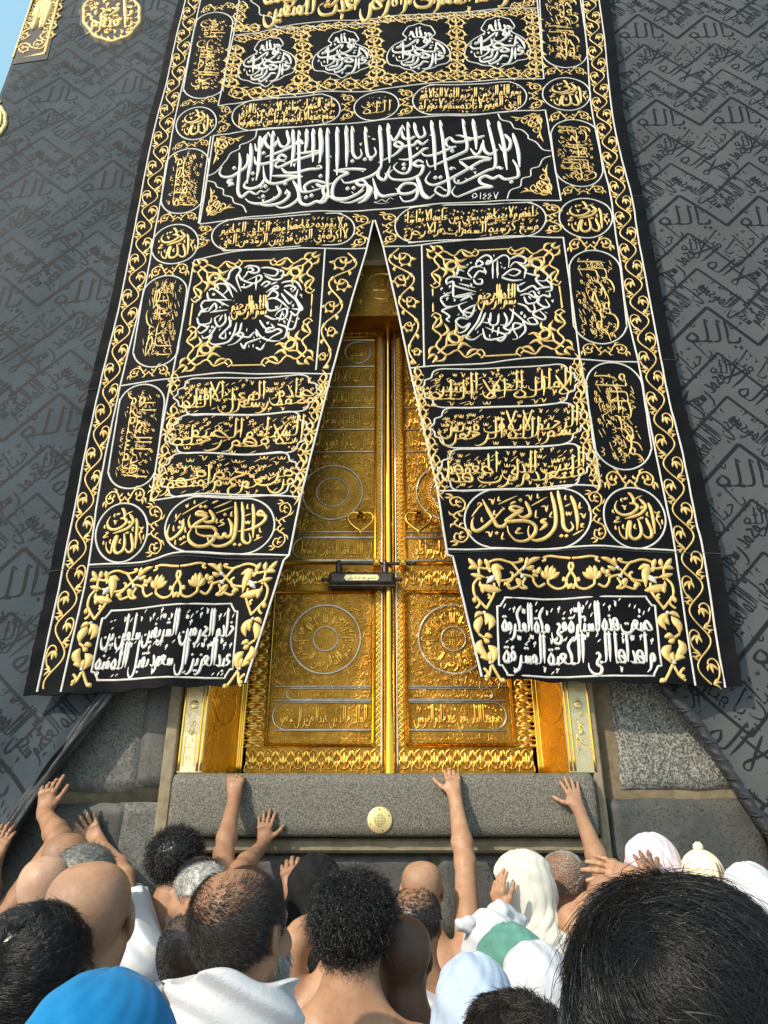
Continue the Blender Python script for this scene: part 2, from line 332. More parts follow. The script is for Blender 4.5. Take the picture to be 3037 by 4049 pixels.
def text_line(txt, marks=.8, seed=1):
    """-> strokes [(pts, rel. width, profile)], dots [pt], total advance; units: x-height about 0.8, tall letters 3.1"""
    rnd = random.Random(seed); strokes, dots = [], []; x = 0.0
    for word in txt.replace('لا', 'L').replace('لأ', 'L').replace('لإ', 'L').split():
        joined = False
        for i, ch in enumerate(word):
            base = LET.get(ch)
            if not base: continue
            last = i == len(word) - 1 or word[i + 1] == 'ء'
            a, b = GL[base]
            if base == 'ain' and joined: a, b = GL['ainm']
            g = b if (last or a is None) else a
            st, adv, att = g
            if joined and att > 0: strokes.append(([(-x, 0), (-x - att * .5, .0), (-x - att, .06)], 1, 'line'))
            for q, s_ in enumerate(st): strokes.append(([(-x - t, y) for t, y in s_], .8 if len(s_) == 2 else 1, 'pen' if len(s_) > 2 else 'tip'))
            if ch in DOTS:
                n, up = DOTS[ch]; cx = x + (adv * .5 if adv < 2.4 else adv * .5)
                if ch in 'جخ' : cx = x + .6
                yy = (1.45 if base != 'ra' else 1.15) if up > 0 else -.55
                if ch == 'ن' and g is b: yy = .35
                if ch == 'ي' and g is b: yy = -1.65
                if ch in 'تث' and g is b: yy = .65
                for d in range(n):
                    dx = (d - (min(n, 2) - 1) / 2) * .42 if d < 2 else 0
                    dots.append((-cx - dx, yy + (.4 * up if d == 2 else 0)))
            if ch in 'أإآؤئ':
                yy = -.75 if ch == 'إ' else (3.35 if base == 'alef' else 1.4)
                for s_ in S('.3,.3 .05,.3 .05,.05 .35,.0 -.1,-.2'): strokes.append(([(-x - .1 - t, yy + y) for t, y in s_], .55, 'pen'))
            if base not in ('alef', 'lam', 'lamalef', 'tah') and rnd.random() < marks and base != 'kaf':
                m = rnd.choice(MARKS); yy = rnd.uniform(1.75, 2.5); q = rnd.uniform(.8, 1.25)
                for s_ in m: strokes.append(([(-x - .1 - t * q, yy + y * q) for t, y in s_], .5, 'pen'))
            if rnd.random() < marks * .4:
                m = rnd.choice(MARKS[:3]); yy = rnd.uniform(-1.15, -.75)
                if base in ('ba', 'lam', 'alef', 'dal', 'fa', 'kaf', 'tah', 'ha'):
                    for s_ in m: strokes.append(([(-x - .1 - t, yy + y) for t, y in s_], .5, 'pen'))
            if ch == 'ه' and word in ('الله', 'لله'):
                for s_ in S('0,.5 .05,.05 .25,.05 .3,.4 .37,.05 .55,.05 .6,.5'): strokes.append(([(-x + 1.05 - t * 1.1, 1.5 + y) for t, y in s_], .55, 'pen'))
            x += adv; joined = not (last or a is None)
        x += .42
    return strokes, dots, x - .42

def quadmap(q):
    q = np.asarray(q, float)                                     # TL TR BR BL in photo pixels
    def f(p):
        p = np.asarray(p, float); s, t = p[..., 0:1], p[..., 1:2]    # s rightwards, t upwards
        return (q[3] * (1 - s) + q[2] * s) * (1 - t) + (q[0] * (1 - s) + q[1] * s) * t
    return f
class Quad:
    """a four-cornered field on an upright plane: unit square -> plane metres"""
    def __init__(s, q, y0=0.0, conv=None):
        if conv: q = [conv(*p) for p in q]
        s.q = plane_pts(q, y0); s.f = quadmap(s.q)
        s.w = (np.linalg.norm(s.q[1] - s.q[0]) + np.linalg.norm(s.q[2] - s.q[3])) / 2
        s.h = (np.linalg.norm(s.q[0] - s.q[3]) + np.linalg.norm(s.q[1] - s.q[2])) / 2
    def __call__(s, p): return s.f(p)
def put_text(E, Q, lines, box=(.06, .08, .94, .92), turn=0, weight=.36, marks=.8, overlap=.0, seed=1, w_fixed=None, fill=70):
    """lines of script inside box of field Q; turn 1: tops point left, -1: tops point right"""
    x0, y0, x1, y1 = box; n = len(lines)
    tall = (Q.w if turn else Q.h)
    for i, line in enumerate(lines):
        st, dots, adv = text_line(line, marks, seed + i * 17)
        hl = (1.0 / n) * (1 + overlap); b0 = max(0, 1 - (i + 1) / n - overlap / n / 2); b1 = min(1, b0 + hl)
        if i == 0: b1 = 1.0
        b0 = 1 - (i + 1) / n - (overlap / n if i < n - 1 else 0); b1 = 1 - i / n + (overlap / n if i > 0 else 0)
        lo, hi = -1.3, 3.55
        def mp(p):
            p = np.asarray(p, float)
            s = 1 + p[..., 0] / adv; t = b0 + (b1 - b0) * (p[..., 1] - lo) / (hi - lo)
            if turn == 1: s, t = 1 - t, s
            elif turn == -1: s, t = t, 1 - s
            return Q(np.stack([x0 + (x1 - x0) * s, y0 + (y1 - y0) * t], -1))
        ext = (x1 - x0) if turn else (y1 - y0)
        unit = tall * ext * (b1 - b0) / (hi - lo)
        wl = w_fixed or weight * unit
        for P, ws, pr in st: E.add(mp(P), wl * ws, pr, k=4)
        for d in dots: E.dot(mp(np.array(d)), wl * .62)
        if marks >= .95 and fill:                                  # small vowel signs fill what room is left
            occ = np.concatenate([mp(spline(P, 3) if len(P) > 2 else P) for P, _, _ in st]); rnd = random.Random(seed + i)
            for _ in range(fill):
                q = np.array([-rnd.uniform(.02, .98) * adv, rnd.uniform(lo + .2, hi - .5)]); c = mp(q + np.array([-.25, .2]))
                if np.min(np.hypot(*(occ - c).T)) > unit * .34:
                    for s_ in rnd.choice(MARKS):
                        p_ = mp(np.array([(q[0] - t_, q[1] + y_) for t_, y_ in s_])); E.add(p_, wl * .5, 'pen', k=3); occ = np.concatenate([occ, p_])
def put_ring(E, c, rx, ry, r0, r1, txt, a0, wl, tilt=0., seed=3):
    """script round a circle, tops inwards, running clockwise"""
    st, dots, adv = text_line(txt, 1.0, seed)
    def mp(p):
        p = np.asarray(p, float); a = a0 + p[..., 0] / adv * 2 * pi * .98
        r = r1 - (r1 - r0) * (p[..., 1] + 1.2) / 4.6
        x, z = cos_(a) * r * rx, sin_(a) * r * ry
        return np.stack([c[0] + x, c[1] + z + tilt * x], -1)
    for P, ws, pr in st: E.add(mp(spline(P, 3) if len(P) > 2 else P), wl * ws, pr, k=2)
    for d in dots: E.dot(mp(np.array(d)), wl * .6)
cos_, sin_ = np.cos, np.sin

# ------------------------------------------------------------------ outlines and ornaments in unit fields
def outline(kind, Q):
    a = Q.w / Q.h
    if kind == 'oval':
        th = np.linspace(0, 2 * pi, 40, endpoint=False); return np.stack([.5 + .5 * cos_(th), .5 + .5 * sin_(th)], -1)
    if kind == 'pill':
        th = np.linspace(-pi / 2, pi / 2, 13)
        if a >= 1:
            r = .5 / a; p = [(1 - r + r * cos(t), .5 + .5 * sin(t)) for t in th] + [(r - r * cos(t), .5 - .5 * sin(t)) for t in th]
        else:
            r = .5 * a; p = [(.5 - .5 * sin(t), 1 - r + r * cos(t)) for t in th] + [(.5 + .5 * sin(t), r - r * cos(t)) for t in th]
        return np.array(p)
    if kind == 'ogee':
        e = min(.13, .42 / a)
        half = [(.0, .5), (.25 * e, .60), (.3 * e, .72), (.62 * e, .78), (.75 * e, .93), (1.15 * e, 1.0), (2 * e, 1.0)]
        p = half + [(1 - x, y) for x, y in half[::-1]] + [(1 - x, 1 - y) for x, y in half[1:]] + [(x, 1 - y) for x, y in half[:0:-1]]
        return np.array(p)
    if kind == 'lamp':
        half = [(.5, 1.0), (.60, .955), (.68, .93), (.72, .87), (.76, .78), (.70, .70), (.86, .60), (.97, .48), (1.0, .33), (.95, .2), (.80, .15), (.72, .10), (.6, .07), (.5, 0)]
        p = half + [(1 - x, y) for x, y in half[-2:0:-1]]; return np.array(p)
    if kind == 'rrect':
        r = .05; q = .06 * a
        c = [(.0, q), (0, 1 - q), (.02, 1 - q), (r, 1 - .02), (r, 1), (1 - r, 1), (1 - r, .98), (.98, 1 - q), (1, 1 - q), (1, q), (.98, q), (1 - r, .02), (1 - r, 0), (r, 0), (r, .02), (.02, q)]
        return np.array(c)
def dense(P, n=6, closed=True):
    P = np.asarray(P, float); Q = np.concatenate([P, P[:1]]) if closed else P
    t = np.linspace(0, 1, n, endpoint=False)[None, :, None]
    R = (Q[:-1, None] * (1 - t) + Q[1:, None] * t).reshape(-1, 2)
    return np.concatenate([R, Q[-1:]])
def flower(c, ang, r, n=3):
    """petals fanned about direction ang"""
    out = []
    for i in range(n):
        a = ang + (i - (n - 1) / 2) * .75; k = .16 * (i - (n - 1) / 2)
        d = np.array([cos(a), sin(a)]); m = np.array([-d[1], d[0]])
        out.append(([np.array(c), np.array(c) + d * r * .5 + m * r * k, np.array(c) + d * r], .5 * r, 'leaf'))
    return out
def spiral(c, r, a0, turns, sgn=1, n=12):
    t = np.linspace(0, 1, n); a = a0 + sgn * turns * 2 * pi * t; q = r * (1 - .78 * t)
    return np.stack([c[0] + q * cos_(a), c[1] + q * sin_(a)], -1)
def divider_units():
    """two mirrored scrolls with a knot between, in metres-like unit space 0..1 x 0..1"""
    L = []
    half = [(.5, .5), (.44, .34), (.37, .46), (.31, .74), (.17, .84), (.06, .58), (.12, .26), (.23, .34), (.21, .5)]
    for m in (0, 1):
        fx = (lambda p: [(1 - x, y) for x, y in p]) if m else (lambda p: p)
        L.append((fx(half), .075, 'line'))
        for leaf in ([(.19, .45), (.15, .6), (.18, .72)], [(.2, .5), (.13, .5), (.1, .56)], [(.2, .5), (.25, .58), (.24, .7)],
                     [(.08, .4), (.02, .3), (.0, .1)], [(.05, .3), (.08, .2), (.07, .05)], [(.3, .7), (.28, .9), (.2, 1.0)], [(.42, .38), (.4, .2), (.34, .15)], [(.36, .5), (.43, .62), (.42, .72)]):
            L.append((fx(leaf), .1, 'leaf'))
    return L
DIV = divider_units()
def put_units(E, Q, units, wref=None, vertical=False):
    wr = wref or (Q.w if vertical else Q.h)
    for P, w_, pr in units:
        P = np.asarray(P, float)
        if vertical: P = P[:, ::-1]
        E.add(Q(P), w_ * wr, pr, k=3)
def put_scrolls(E, pts, width, step, sw, side=1, leaf=1.0):
    """a wandering stem along a polyline (plane metres); in each hollow a scroll with a flower, leaves on its back"""
    P = dense(np.asarray(pts, float), 40, False); seg = np.linalg.norm(np.diff(P, axis=0), axis=1); a = np.concatenate([[0], np.cumsum(seg)])
    Lt = a[-1]; n = max(2, int(round(Lt / step))); st = Lt / n
    def pos(s, d):
        s = np.asarray(s, float); x = np.interp(s, a, P[:, 0]); z = np.interp(s, a, P[:, 1])
        x2 = np.interp(s + .01, a, P[:, 0]); z2 = np.interp(s + .01, a, P[:, 1]); x1 = np.interp(s - .01, a, P[:, 0]); z1 = np.interp(s - .01, a, P[:, 1])
        dx, dz = x2 - x1, z2 - z1; l = np.hypot(dx, dz) + 1e-9
        over = np.where(s < 0, s, np.where(s > Lt, s - Lt, 0)); d = np.asarray(d, float)
        return np.stack([x + dx / l * over - dz / l * d, z + dz / l * over + dx / l * d], -1)
    W = (lambda s: width(np.clip(s / Lt, 0, 1))) if callable(width) else (lambda s: width + 0 * np.asarray(s))
    s = np.linspace(0, Lt, n * 8 + 1)
    E.add(pos(s, .40 * W(s) * side * np.sin(s / st * pi)), sw, 'line', k=1)
    for i in range(n):
        sc = (i + .5) * st; sg = side * (1 if i % 2 == 0 else -1); w_ = float(W(np.array(sc)))
        R = min(.40 * st, .34 * w_); c = (sc + .06 * st, -sg * .10 * w_)
        t = np.linspace(0, 1, 12); an = pi * 1.05 - t * 5.2; r = R * (1 - .62 * t)
        sp = pos(c[0] + r * cos_(an), c[1] + -sg * (-r * sin_(an)) * -1)
        E.add(sp, sw * .85, 'line', k=1)
        cc = pos(np.array([c[0]]), np.array([c[1]]))[0]; ang = atan2(sp[-1][1] - sp[-3][1], sp[-1][0] - sp[-3][0])
        for P_, ww, pr in flower(sp[-1], ang, R * .8 * min(1.2, leaf), 3): E.add(P_, ww * .62, pr, k=3)
        for j, ln in ((3, .55), (5, .5), (7, .4)):
            o = sp[j] - cc; o /= np.linalg.norm(o) + 1e-9; tg = sp[j + 1] - sp[j - 1]; tg /= np.linalg.norm(tg) + 1e-9
            E.add(np.array([sp[j], sp[j] + (tg * .6 + o * .35) * R * ln, sp[j] + (tg * .8 + o * .9) * R * ln]), sw * 1.5 * leaf, 'leaf', k=3)
        for da, up in ((-.30, 1), (.34, 1)):
            s0 = sc + da * st; d0 = .40 * w_ * sg * sin(pi * (.5 + da))
            E.add(pos(np.array([s0, s0 + .12 * st, s0 + .22 * st]), np.array([d0, d0 + sg * .09 * w_ , d0 + sg * .06 * w_])), sw * 1.5 * leaf, 'leaf', k=3)
# ------------------------------------------------------------------ converters from enlarged views of the photo to photo pixels
def cv(ox, oy, s): return lambda x, y: (ox + x / s, oy + y / s)
K1 = cv(400, 900, 1.3825); K2 = cv(1400, 900, 1.3825); K3 = cv(100, 2100, 1.3825); K4 = cv(1700, 2100, 1.2762)
K5 = cv(1000, 1000, 1.659); K6 = cv(600, 2200, .8732); K7 = cv(0, 0, 1.659); K8 = cv(800, 0, 1.0369); K9 = cv(2200, 0, 1.982)
KA = cv(600, 0, 1.8433); KB = cv(1500, 0, 1.659); KC = cv(700, 400, 2.0738); KD = cv(1450, 400, 1.9518)
KL = cv(200, 1000, 1.7017); KR = cv(2200, 1000, 1.7014); KD0 = cv(0, 0, 1 / 1.8306)
H10 = cv(0, 2950, 1.0914); H11 = cv(1517, 2950, 1.0914)
def XZ(p, y0=0.0): return plane_pts([p], y0)[0]

# ------------------------------------------------------------------ ground
mb = MB(); mb.box((-60, -140, -.3), (60, 60, 0)); g = mb.build('ground', M['marble'], None, False); tag(g, kind='structure')
mb = MB(); mb.box((-1500, -1500, -.8), (1500, 1500, -.305)); g = mb.build('terrain', mat('far_ground', (.35, .31, .26), .9), None, False); tag(g, kind='structure')

# ------------------------------------------------------------------ the stone building
YW = .13                                                        # face of its masonry
bld = empty('stone_building', (0, YW, 0), 'grey stone building with pale mortar joints round the golden doorway, draped in black cloth', 'building')
XC = -2.785                                                     # its left corner
JL, JR = XZ(KD0(388, 1600), YW)[0], XZ(KD0(1285, 1600), YW)[0]
SZ1 = XZ(KD0(840, 1669), .02)[1]; SZ0 = XZ(KD0(840, 1808), .02)[1]
ZL = 2.0 + 3.35                                                  # head of the opening
mb = MB()
mb.box((XC + .06, YW + .02, 0), (JL - .02, 11, 13)); mb.box((JR + .02, YW + .02, 0), (8.4, 11, 13))
mb.box((JL - .02, YW + .021, 5.2), (JR + .02, 11, 12.99)); mb.box((JL - .02, YW + .021, 0), (JR + .02, 11, SZ0 + .02)); mb.box((JL - .02, 1.2, SZ0 + .02), (JR + .02, 10.9, 5.2))
mb.build('wall', M['mortar'], bld, False)
def block(x0, y0, x1, y1, m, proud=0.0, n=12):
    (X0, Z1), (X1, Z0) = XZ(KD0(x0, y0), YW), XZ(KD0(x1, y1), YW)
    block_m(X0, Z0, X1, Z1, m, proud)
def block_m(X0, Z0, X1, Z1, m, proud=0.0):
    # a pillowed ashlar with worn arrises
    nx, nz = max(6, int((X1 - X0) / .025)), max(6, int((Z1 - Z0) / .025))
    u, v = np.meshgrid(np.linspace(0, 1, nx), np.linspace(0, 1, nz), indexing='ij')
    ph = R_.uniform(0, 50)
    X = X0 + (X1 - X0) * u; Z = Z0 + (Z1 - Z0) * v
    d = np.minimum(np.minimum(u, 1 - u) * (X1 - X0), np.minimum(v, 1 - v) * (Z1 - Z0))
    y = YW - .008 - proud + .022 * (1 - sm(d, 0, .014)) + .004 * np.sin(9 * X + ph) * np.sin(11 * Z + ph) + .002 * np.sin(37 * X - ph + 3 * Z) * np.sin(31 * Z)
    e = (1 - sm(d, 0, .05)); X = X + e * .003 * np.sin(23 * Z + ph); Z = Z + e * .0025 * np.sin(19 * X + ph)
    b = MB(); b.grid(np.stack([X, y, Z], -1)); b.build('stone_block', m, bld)
gd, gg, gp = M['granite_dark'], M['granite_grey'], M['granite_pale']
block(-40, 1440, 294, 1711, gg); block(321, 1440, 366, 1700, gd)
block(-60, 1735, 250, 1960, gd); block(257, 1733, 357, 1960, gg)
block(1311, 1440, 1640, 1703, gp); block(1648, 1440, 1990, 1703, gd); block(1311, 1725, 1700, 2010, gd, .004); block(1708, 1725, 1990, 2010, gd)
block(352, 1838, 936, 2030, gd); block(945, 1838, 1308, 2030, gd)
zb = XZ(KD0(840, 2032), YW)[1]
for z0, z1, n, o in ((.02, .42, 5, .0), (.44, zb - .02, 5, .35)):
    xs = np.linspace(XC + .1, 2.7, n + 1) + np.r_[0, [o] * (n - 1), 0]
    for a, b_ in zip(xs[:-1], xs[1:]): block_m(a + .01, z0, b_ - .01, z1, gd)

# sill block under the door: its own thing
SX0, SX1 = XZ(KD0(364, 1740), .02)[0], XZ(KD0(1292, 1740), .02)[0]
mb = MB()
prof = [(1.0, SZ0), (.04, SZ0), (.022, SZ0 + .012), (.02, SZ0 + .05), (.02, SZ1 - .05), (.028, SZ1 - .016), (.052, SZ1), (1.0, SZ1)]
xs = np.r_[SX0, SX0 + .004, SX0 + .02, np.linspace(SX0 + .06, SX1 - .06, 60), SX1 - .02, SX1 - .004, SX1]
G = []
for i, x in enumerate(xs):
    e = min(i, len(xs) - 1 - i); ins = (.02, .006, 0)[e] if e < 3 else 0
    G.append([(x, y + (ins if y < .9 else 0) + .0015 * sin(x * 31 + z * 17), z + (ins if z < SZ0 + .03 else (-ins if z > SZ1 - .03 else 0))) for y, z in prof])
mb.grid(np.array(G)); mb.add([G[0][i] for i in range(8)], [(0, 1, 2, 7), (2, 3, 4, 7), (4, 5, 6, 7)]); mb.add([G[-1][i] for i in range(8)], [(0, 1, 2, 7), (2, 3, 4, 7), (4, 5, 6, 7)])
sill = mb.build('door_sill', M['granite_sill'], None)
tag(sill, 'long block of speckled grey granite under the golden door, gripped by hands', 'door sill')
# ledge of mortar below the sill
mb = MB(); mb.box((SX0 - .03, .075, SZ0 - .065), (SX1 + .03, YW + .02, SZ0 - .006), .012); mb.build('ledge', M['mortar'], bld, False)
for a, b_ in ((358, 372), (1286, 1306)):
    X0, X1 = XZ(KD0(a, 1700), .09)[0], XZ(KD0(b_, 1700), .09)[0]
    mb = MB(); mb.box((X0 - .03 if a < 800 else X0, .085, SZ0 - .16), (X1 if a < 800 else X1 + .0, YW + .02, 3.0), .008); mb.build('upright_strip', M['mortar'], bld, False)

# brass disc with its grid of little holes
c = XZ(KD0(820.5, 1771.5), .02); dr = .056
disc = empty('speaker_disc', (c[0], .02, c[1]), 'round brass disc with a grid of tiny holes in the granite sill', 'speaker')
mb = MB(); mb.lathe([(0, -.006), (dr * .9, -.006), (dr * .97, -.004), (dr, .0), (dr, .01)], (c[0], .018, c[1]), n=40); mb.build('plate', M['brass'], disc)
mb = MB()
for i in range(-4, 5):
    for j in range(-4, 5):
        if i * i + j * j <= 17: mb.lathe([(0, -.0003), (.0021, -.0003), (.0021, .002)], (c[0] + i * .0062, .0118, c[1] + j * .0062), n=8)
mb.build('sound_holes', M['hole'], disc)
for a in (.4, 1.6, 3.5, 5.0):
    mb = MB(); mb.lathe([(0, -.0025), (.0025, -.002), (.0034, 0), (.0034, .002)], (c[0] + .044 * cos(a), .012, c[1] + .044 * sin(a)), n=10); mb.build('screw', M['iron'], disc)

# ------------------------------------------------------------------ the black cloth on the building
YK = .058
def kis_y(X, Z):
    X = np.asarray(X, float); Z = np.asarray(Z, float)
    y = YK + .009 * np.sin(X * 3.1 + Z * 1.3) + .006 * np.sin(X * 7.3 - Z * 2.2 + 1) + .004 * np.sin(Z * 6.1 + X)
    low = 1 - sm(Z, 1.7, 3.0)
    y = y - low * sm(-X, 1.0, 1.6) * (.05 + .035 * np.sin(X * 9 + Z * 7) + .02 * np.sin(X * 17 - Z * 5)) - low * sm(X, 1.2, 2.0) * (.05 + .02 * np.sin(X * 8 + Z * 6))
    return y + np.maximum(0, XC - X) * 7
cover = empty('building_cloth', (0, YK, 2.0), 'black silk cloth woven with zigzag script, hanging on both sides of the door curtain', 'cloth cover')
HEML = [(262, 1470), (237, 1498), (190, 1562), (130, 1640), (95, 1688), (60, 1738), (28, 1790), (0, 1832), (-60, 1925), (-160, 2100)]
HEMR = [(1425, 1462), (1442, 1494), (1480, 1535), (1512, 1572), (1552, 1632), (1590, 1692), (1630, 1752), (1659, 1792), (1720, 1880), (1800, 1990)]
hl = plane_pts([KD0(*p) for p in HEML], YK); hr = plane_pts([KD0(*p) for p in HEMR], YK)
def kiswa(xs, hem, name, flip):
    o = np.argsort(hem[:, 0]); hx, hz = hem[o, 0], hem[o, 1]
    r = np.linspace(0, 1, 330) ** 1.25
    G = []
    for x in xs:
        zbt = np.interp(x, hx, hz); zbt = max(zbt, .35)
        Z = zbt + (12.9 - zbt) * r; X = np.full_like(Z, x)
        G.append(np.stack([X, kis_y(X, Z), Z], -1))
    G = np.array(G)
    if flip:                                                        # wrap round the corner
        B = []
        for y in np.linspace(9, .12, 24):
            b = G[0].copy(); b[:, 0] = XC - .01 + .012 * np.sin(b[:, 2] * 3); b[:, 1] = y + (b[:, 1] - YK) * .2 ; B.append(b)
        G = np.concatenate([np.array(B), G])
    mb = MB(); mb.grid(G); return mb.build(name, M['kiswa_sheen' if flip else 'kiswa'], cover)
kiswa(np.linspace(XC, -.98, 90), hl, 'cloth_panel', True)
kiswa(np.r_[np.linspace(.98, 3.2, 100), np.linspace(3.3, 8.6, 30)], hr, 'cloth_panel', False)
# hems gathered into thick rolls
def hem_roll(pts, r, name, braid):
    P = np.asarray([KD0(*p) for p in pts]); q = on_y(P[:, 0], P[:, 1], YK - .055); q = spline(q, 10)
    seg = np.r_[0, np.cumsum(np.linalg.norm(np.diff(q, axis=0), axis=1))]
    s = np.arange(0, seg[-1], .006); C = np.stack([np.interp(s, seg, q[:, k]) for k in range(3)], -1)
    t = np.gradient(C, axis=0); t /= np.linalg.norm(t, axis=1)[:, None]; yv = np.array([0, 1.0, 0]); a = np.cross(t, yv); b = np.cross(t, a)
    th = np.linspace(0, 2 * pi, 28, endpoint=False); S2, T = np.meshgrid(s, th, indexing='ij')
    if braid: rr = r * (1 + .22 * np.abs(np.sin(S2 / .085 * pi + T)) - .1 + .05 * np.sin(S2 * 160 + 3 * T) + .05 * np.sin(S2 * 57 - 2 * T))
    else: rr = r * (1 + .18 * np.sin(3 * T + S2 * 9) + .10 * np.sin(5 * T - S2 * 14) + .05 * np.sin(S2 * 70 + T))
    rr = rr * (.8 + .2 * np.minimum(1, S2 / .2))
    P = C[:, None] + rr[..., None] * (a[:, None] * np.cos(T)[..., None] + b[:, None] * np.sin(T)[..., None])
    mb = MB(); mb.grid(P, closed_v=True)
    if braid:
        for k in range(int(seg[-1] / .085)):
            i = min(len(C) - 2, int((k + .5) * .085 / .006)); ph = np.linspace(0, 2 * pi, 26)
            jj = np.clip(i + (ph / pi * .0425 / .006).astype(int) - 14, 0, len(C) - 1)
            mb.tube(C[jj] + (r * 1.04) * (a[jj] * np.cos(-ph)[:, None] + b[jj] * np.sin(-ph)[:, None]), .0035, 6)
    return mb.build(name, M['hem'], cover)
hem_roll(HEML, .026, 'hem_roll', False); hem_roll([(x - 13, y - 2) for x, y in HEML], .015, 'hem_roll', False)
hem_roll(HEMR, .024, 'hem_roll', True)

# the woven pattern: zigzag bands filled with script
def kis_surf(X, Z): return kis_y(X, Z)
def weave(x_lo, x_hi, z_lo, z_hi, anchor, shear, hem, name):
    E = Emb(kis_surf, flat=True); TX, TZ = .53, .955; hw, am = TX / 2, .27
    ax, az = anchor
    o = np.argsort(hem[:, 0]); hx, hz = hem[o, 0], hem[o, 1]
    def ok(p): return (p[:, 0] > x_lo - .02) & (p[:, 0] < x_hi) & (p[:, 1] > z_lo) & (p[:, 1] < z_hi) & (p[:, 1] > np.interp(p[:, 0], hx, hz) + .02)
    cache = {}
    def line(txt, seed):
        if (txt, seed) not in cache: cache[(txt, seed)] = text_line(txt, .9, seed)
        return cache[(txt, seed)]
    def put(txt, org, ang, length, height, wd, seed=1):
        st, dots, adv = line(txt, seed); ca, sa = cos(ang), sin(ang)
        for P, ws, pr in st:
            P = np.asarray(P, float); u = (P[:, 0] / adv + .5) * length; v = (P[:, 1] - 1.1) / 4.6 * height
            q = np.stack([org[0] + u * ca - v * sa, org[1] + u * sa + v * ca + shear * (org[0] + u * ca - v * sa - ax)], -1)
            if ok(q).all(): E.add(q, wd * ws, pr, k=3)
        for d in dots:
            u = (d[0] / adv + .5) * length; v = (d[1] - 1.1) / 4.6 * height
            q = np.array([org[0] + u * ca - v * sa, org[1] + u * sa + v * ca]); q[1] += shear * (q[0] - ax)
            if ok(q[None]).all(): E.dot(q, wd * .7, h=.0002)
    i0, i1 = int(np.floor((x_lo - ax) / TX)) - 1, int(np.ceil((x_hi - ax) / TX)) + 1
    j0, j1 = int(np.floor((z_lo - az) / TZ)) - 1, int(np.ceil((z_hi - az) / TZ)) + 2
    slope = atan2(am, hw)
    for j in range(j0, j1):
        for i in range(i0, i1):
            px, pz = ax + i * TX, az + j * TZ
            for dz, wd in ((0, .022), (-.34, .016), (-.64, .016)):
                for sg in (-1, 1):
                    q = np.stack([px + sg * np.linspace(0, hw, 9), pz + dz - np.linspace(0, am, 9)], -1); q[:, 1] += shear * (q[:, 0] - ax)
                    m = ok(q)
                    for a in range(8):
                        if m[a] and m[a + 1]: E.add(q[a:a + 2], wd, 'line', smooth=False)
            put('يالله', (px - .0, pz - .20), 0, .34, .25, .018, 3)
            put('لا اله الا', (px + .150, pz - .60), -slope, .37, .27, .0145, 5); put('محمد رسول', (px - .150, pz - .60), slope, .36, .26, .0135, 6)
            put('الله', (px, pz - .445), 0, .13, .14, .011, 4)
            put('سبحان الله وبحمده', (px + .145, pz - .90), -slope, .38, .23, .011, 7); put('سبحان الله العظيم', (px - .145, pz - .90), slope, .38, .23, .011, 8)
            put('يا حنان', (px + hw + .10, pz - .395), slope * .8, .28, .2, .010, 9); put('يا منان', (px + hw - .10, pz - .395), -slope * .8, .28, .2, .010, 10)
    E.build(name, M['weave'], cover)
aR = XZ((2790, 66), YK); aL = XZ((235, 300), YK)
weave(1.05, 4.6, 1.0, 9.5, aR, -.01, hr, 'woven_pattern')
weave(XC + .02, -1.05, 1.2, 9.5, aL, .15, hl, 'woven_pattern')

# gold belt panel at the corner and two round medallions
M['velvet'] = mat('brown_velvet', (.018, .012, .009), .7, bumps=[(300, .4, .001, None)])
def patch(Q, shape, name, parent, m, off=.004, border=True):
    P = Q(dense(shape, 3)); c = P.mean(0); rings = np.stack([c + (P - c) * k for k in (0, .35, .7, .96, 1.0)], 0)
    y = kis_y(rings[..., 0], rings[..., 1]) - np.array([off, off, off, off, -.001])[:, None]
    mb = MB(); mb.grid(np.stack([rings[..., 0], y, rings[..., 1]], -1), closed_v=False); return mb.build(name, m, parent)
bq = [(232, -320), (318, -320), (181, 223), (37, 241)]
Qb = Quad(bq, YK); sq = np.array([(0, 0), (0, 1), (1, 1), (1, 0)], float)
u, v = np.meshgrid(np.linspace(-.04, 1.06, 14), np.linspace(-.02, 1, 60), indexing='ij')
p = Qb(np.stack([u, v], -1)); mb = MB(); mb.grid(np.stack([p[..., 0], kis_y(p[..., 0], p[..., 1]) - .005, p[..., 1]], -1))
belt = mb.build('belt_panel', M['velvet'], cover)
E = Emb(lambda X, Z: kis_y(X, Z) - .005)
put_text(E, Qb, ['قل يا ايها الذين امنوا بالله'], (.16, .24, .86, .92), turn=1, marks=1.0, weight=.18)
put_text(E, Qb, ['الذين امنوا وعملوا الصالحات'], (.16, .24, .86, .92), turn=1, marks=1.0, weight=.13, seed=9, fill=0)
put_text(E, Qb, ['وما ارسلناك الا رحمة'], (.30, .16, .72, .62), turn=0, marks=.9, weight=.30, seed=4)
for a, b_ in (((.04, .02), (.96, .02)), ((.96, .02), (.96, 1)), ((.06, .98), (.05, .02))): E.add(Qb(np.array([a, b_])), .022, 'line', smooth=False)
for pl in ([(.08, .08), (.5, .07), (.92, .09)], [(.9, .1), (.9, .5), (.9, .95)], [(.12, .12), (.1, .5), (.12, .95)]): put_scrolls(E, Qb(np.array(pl)), .13, .12, .014)
E.build('gold_embroidery', M['gold_thread'], belt)
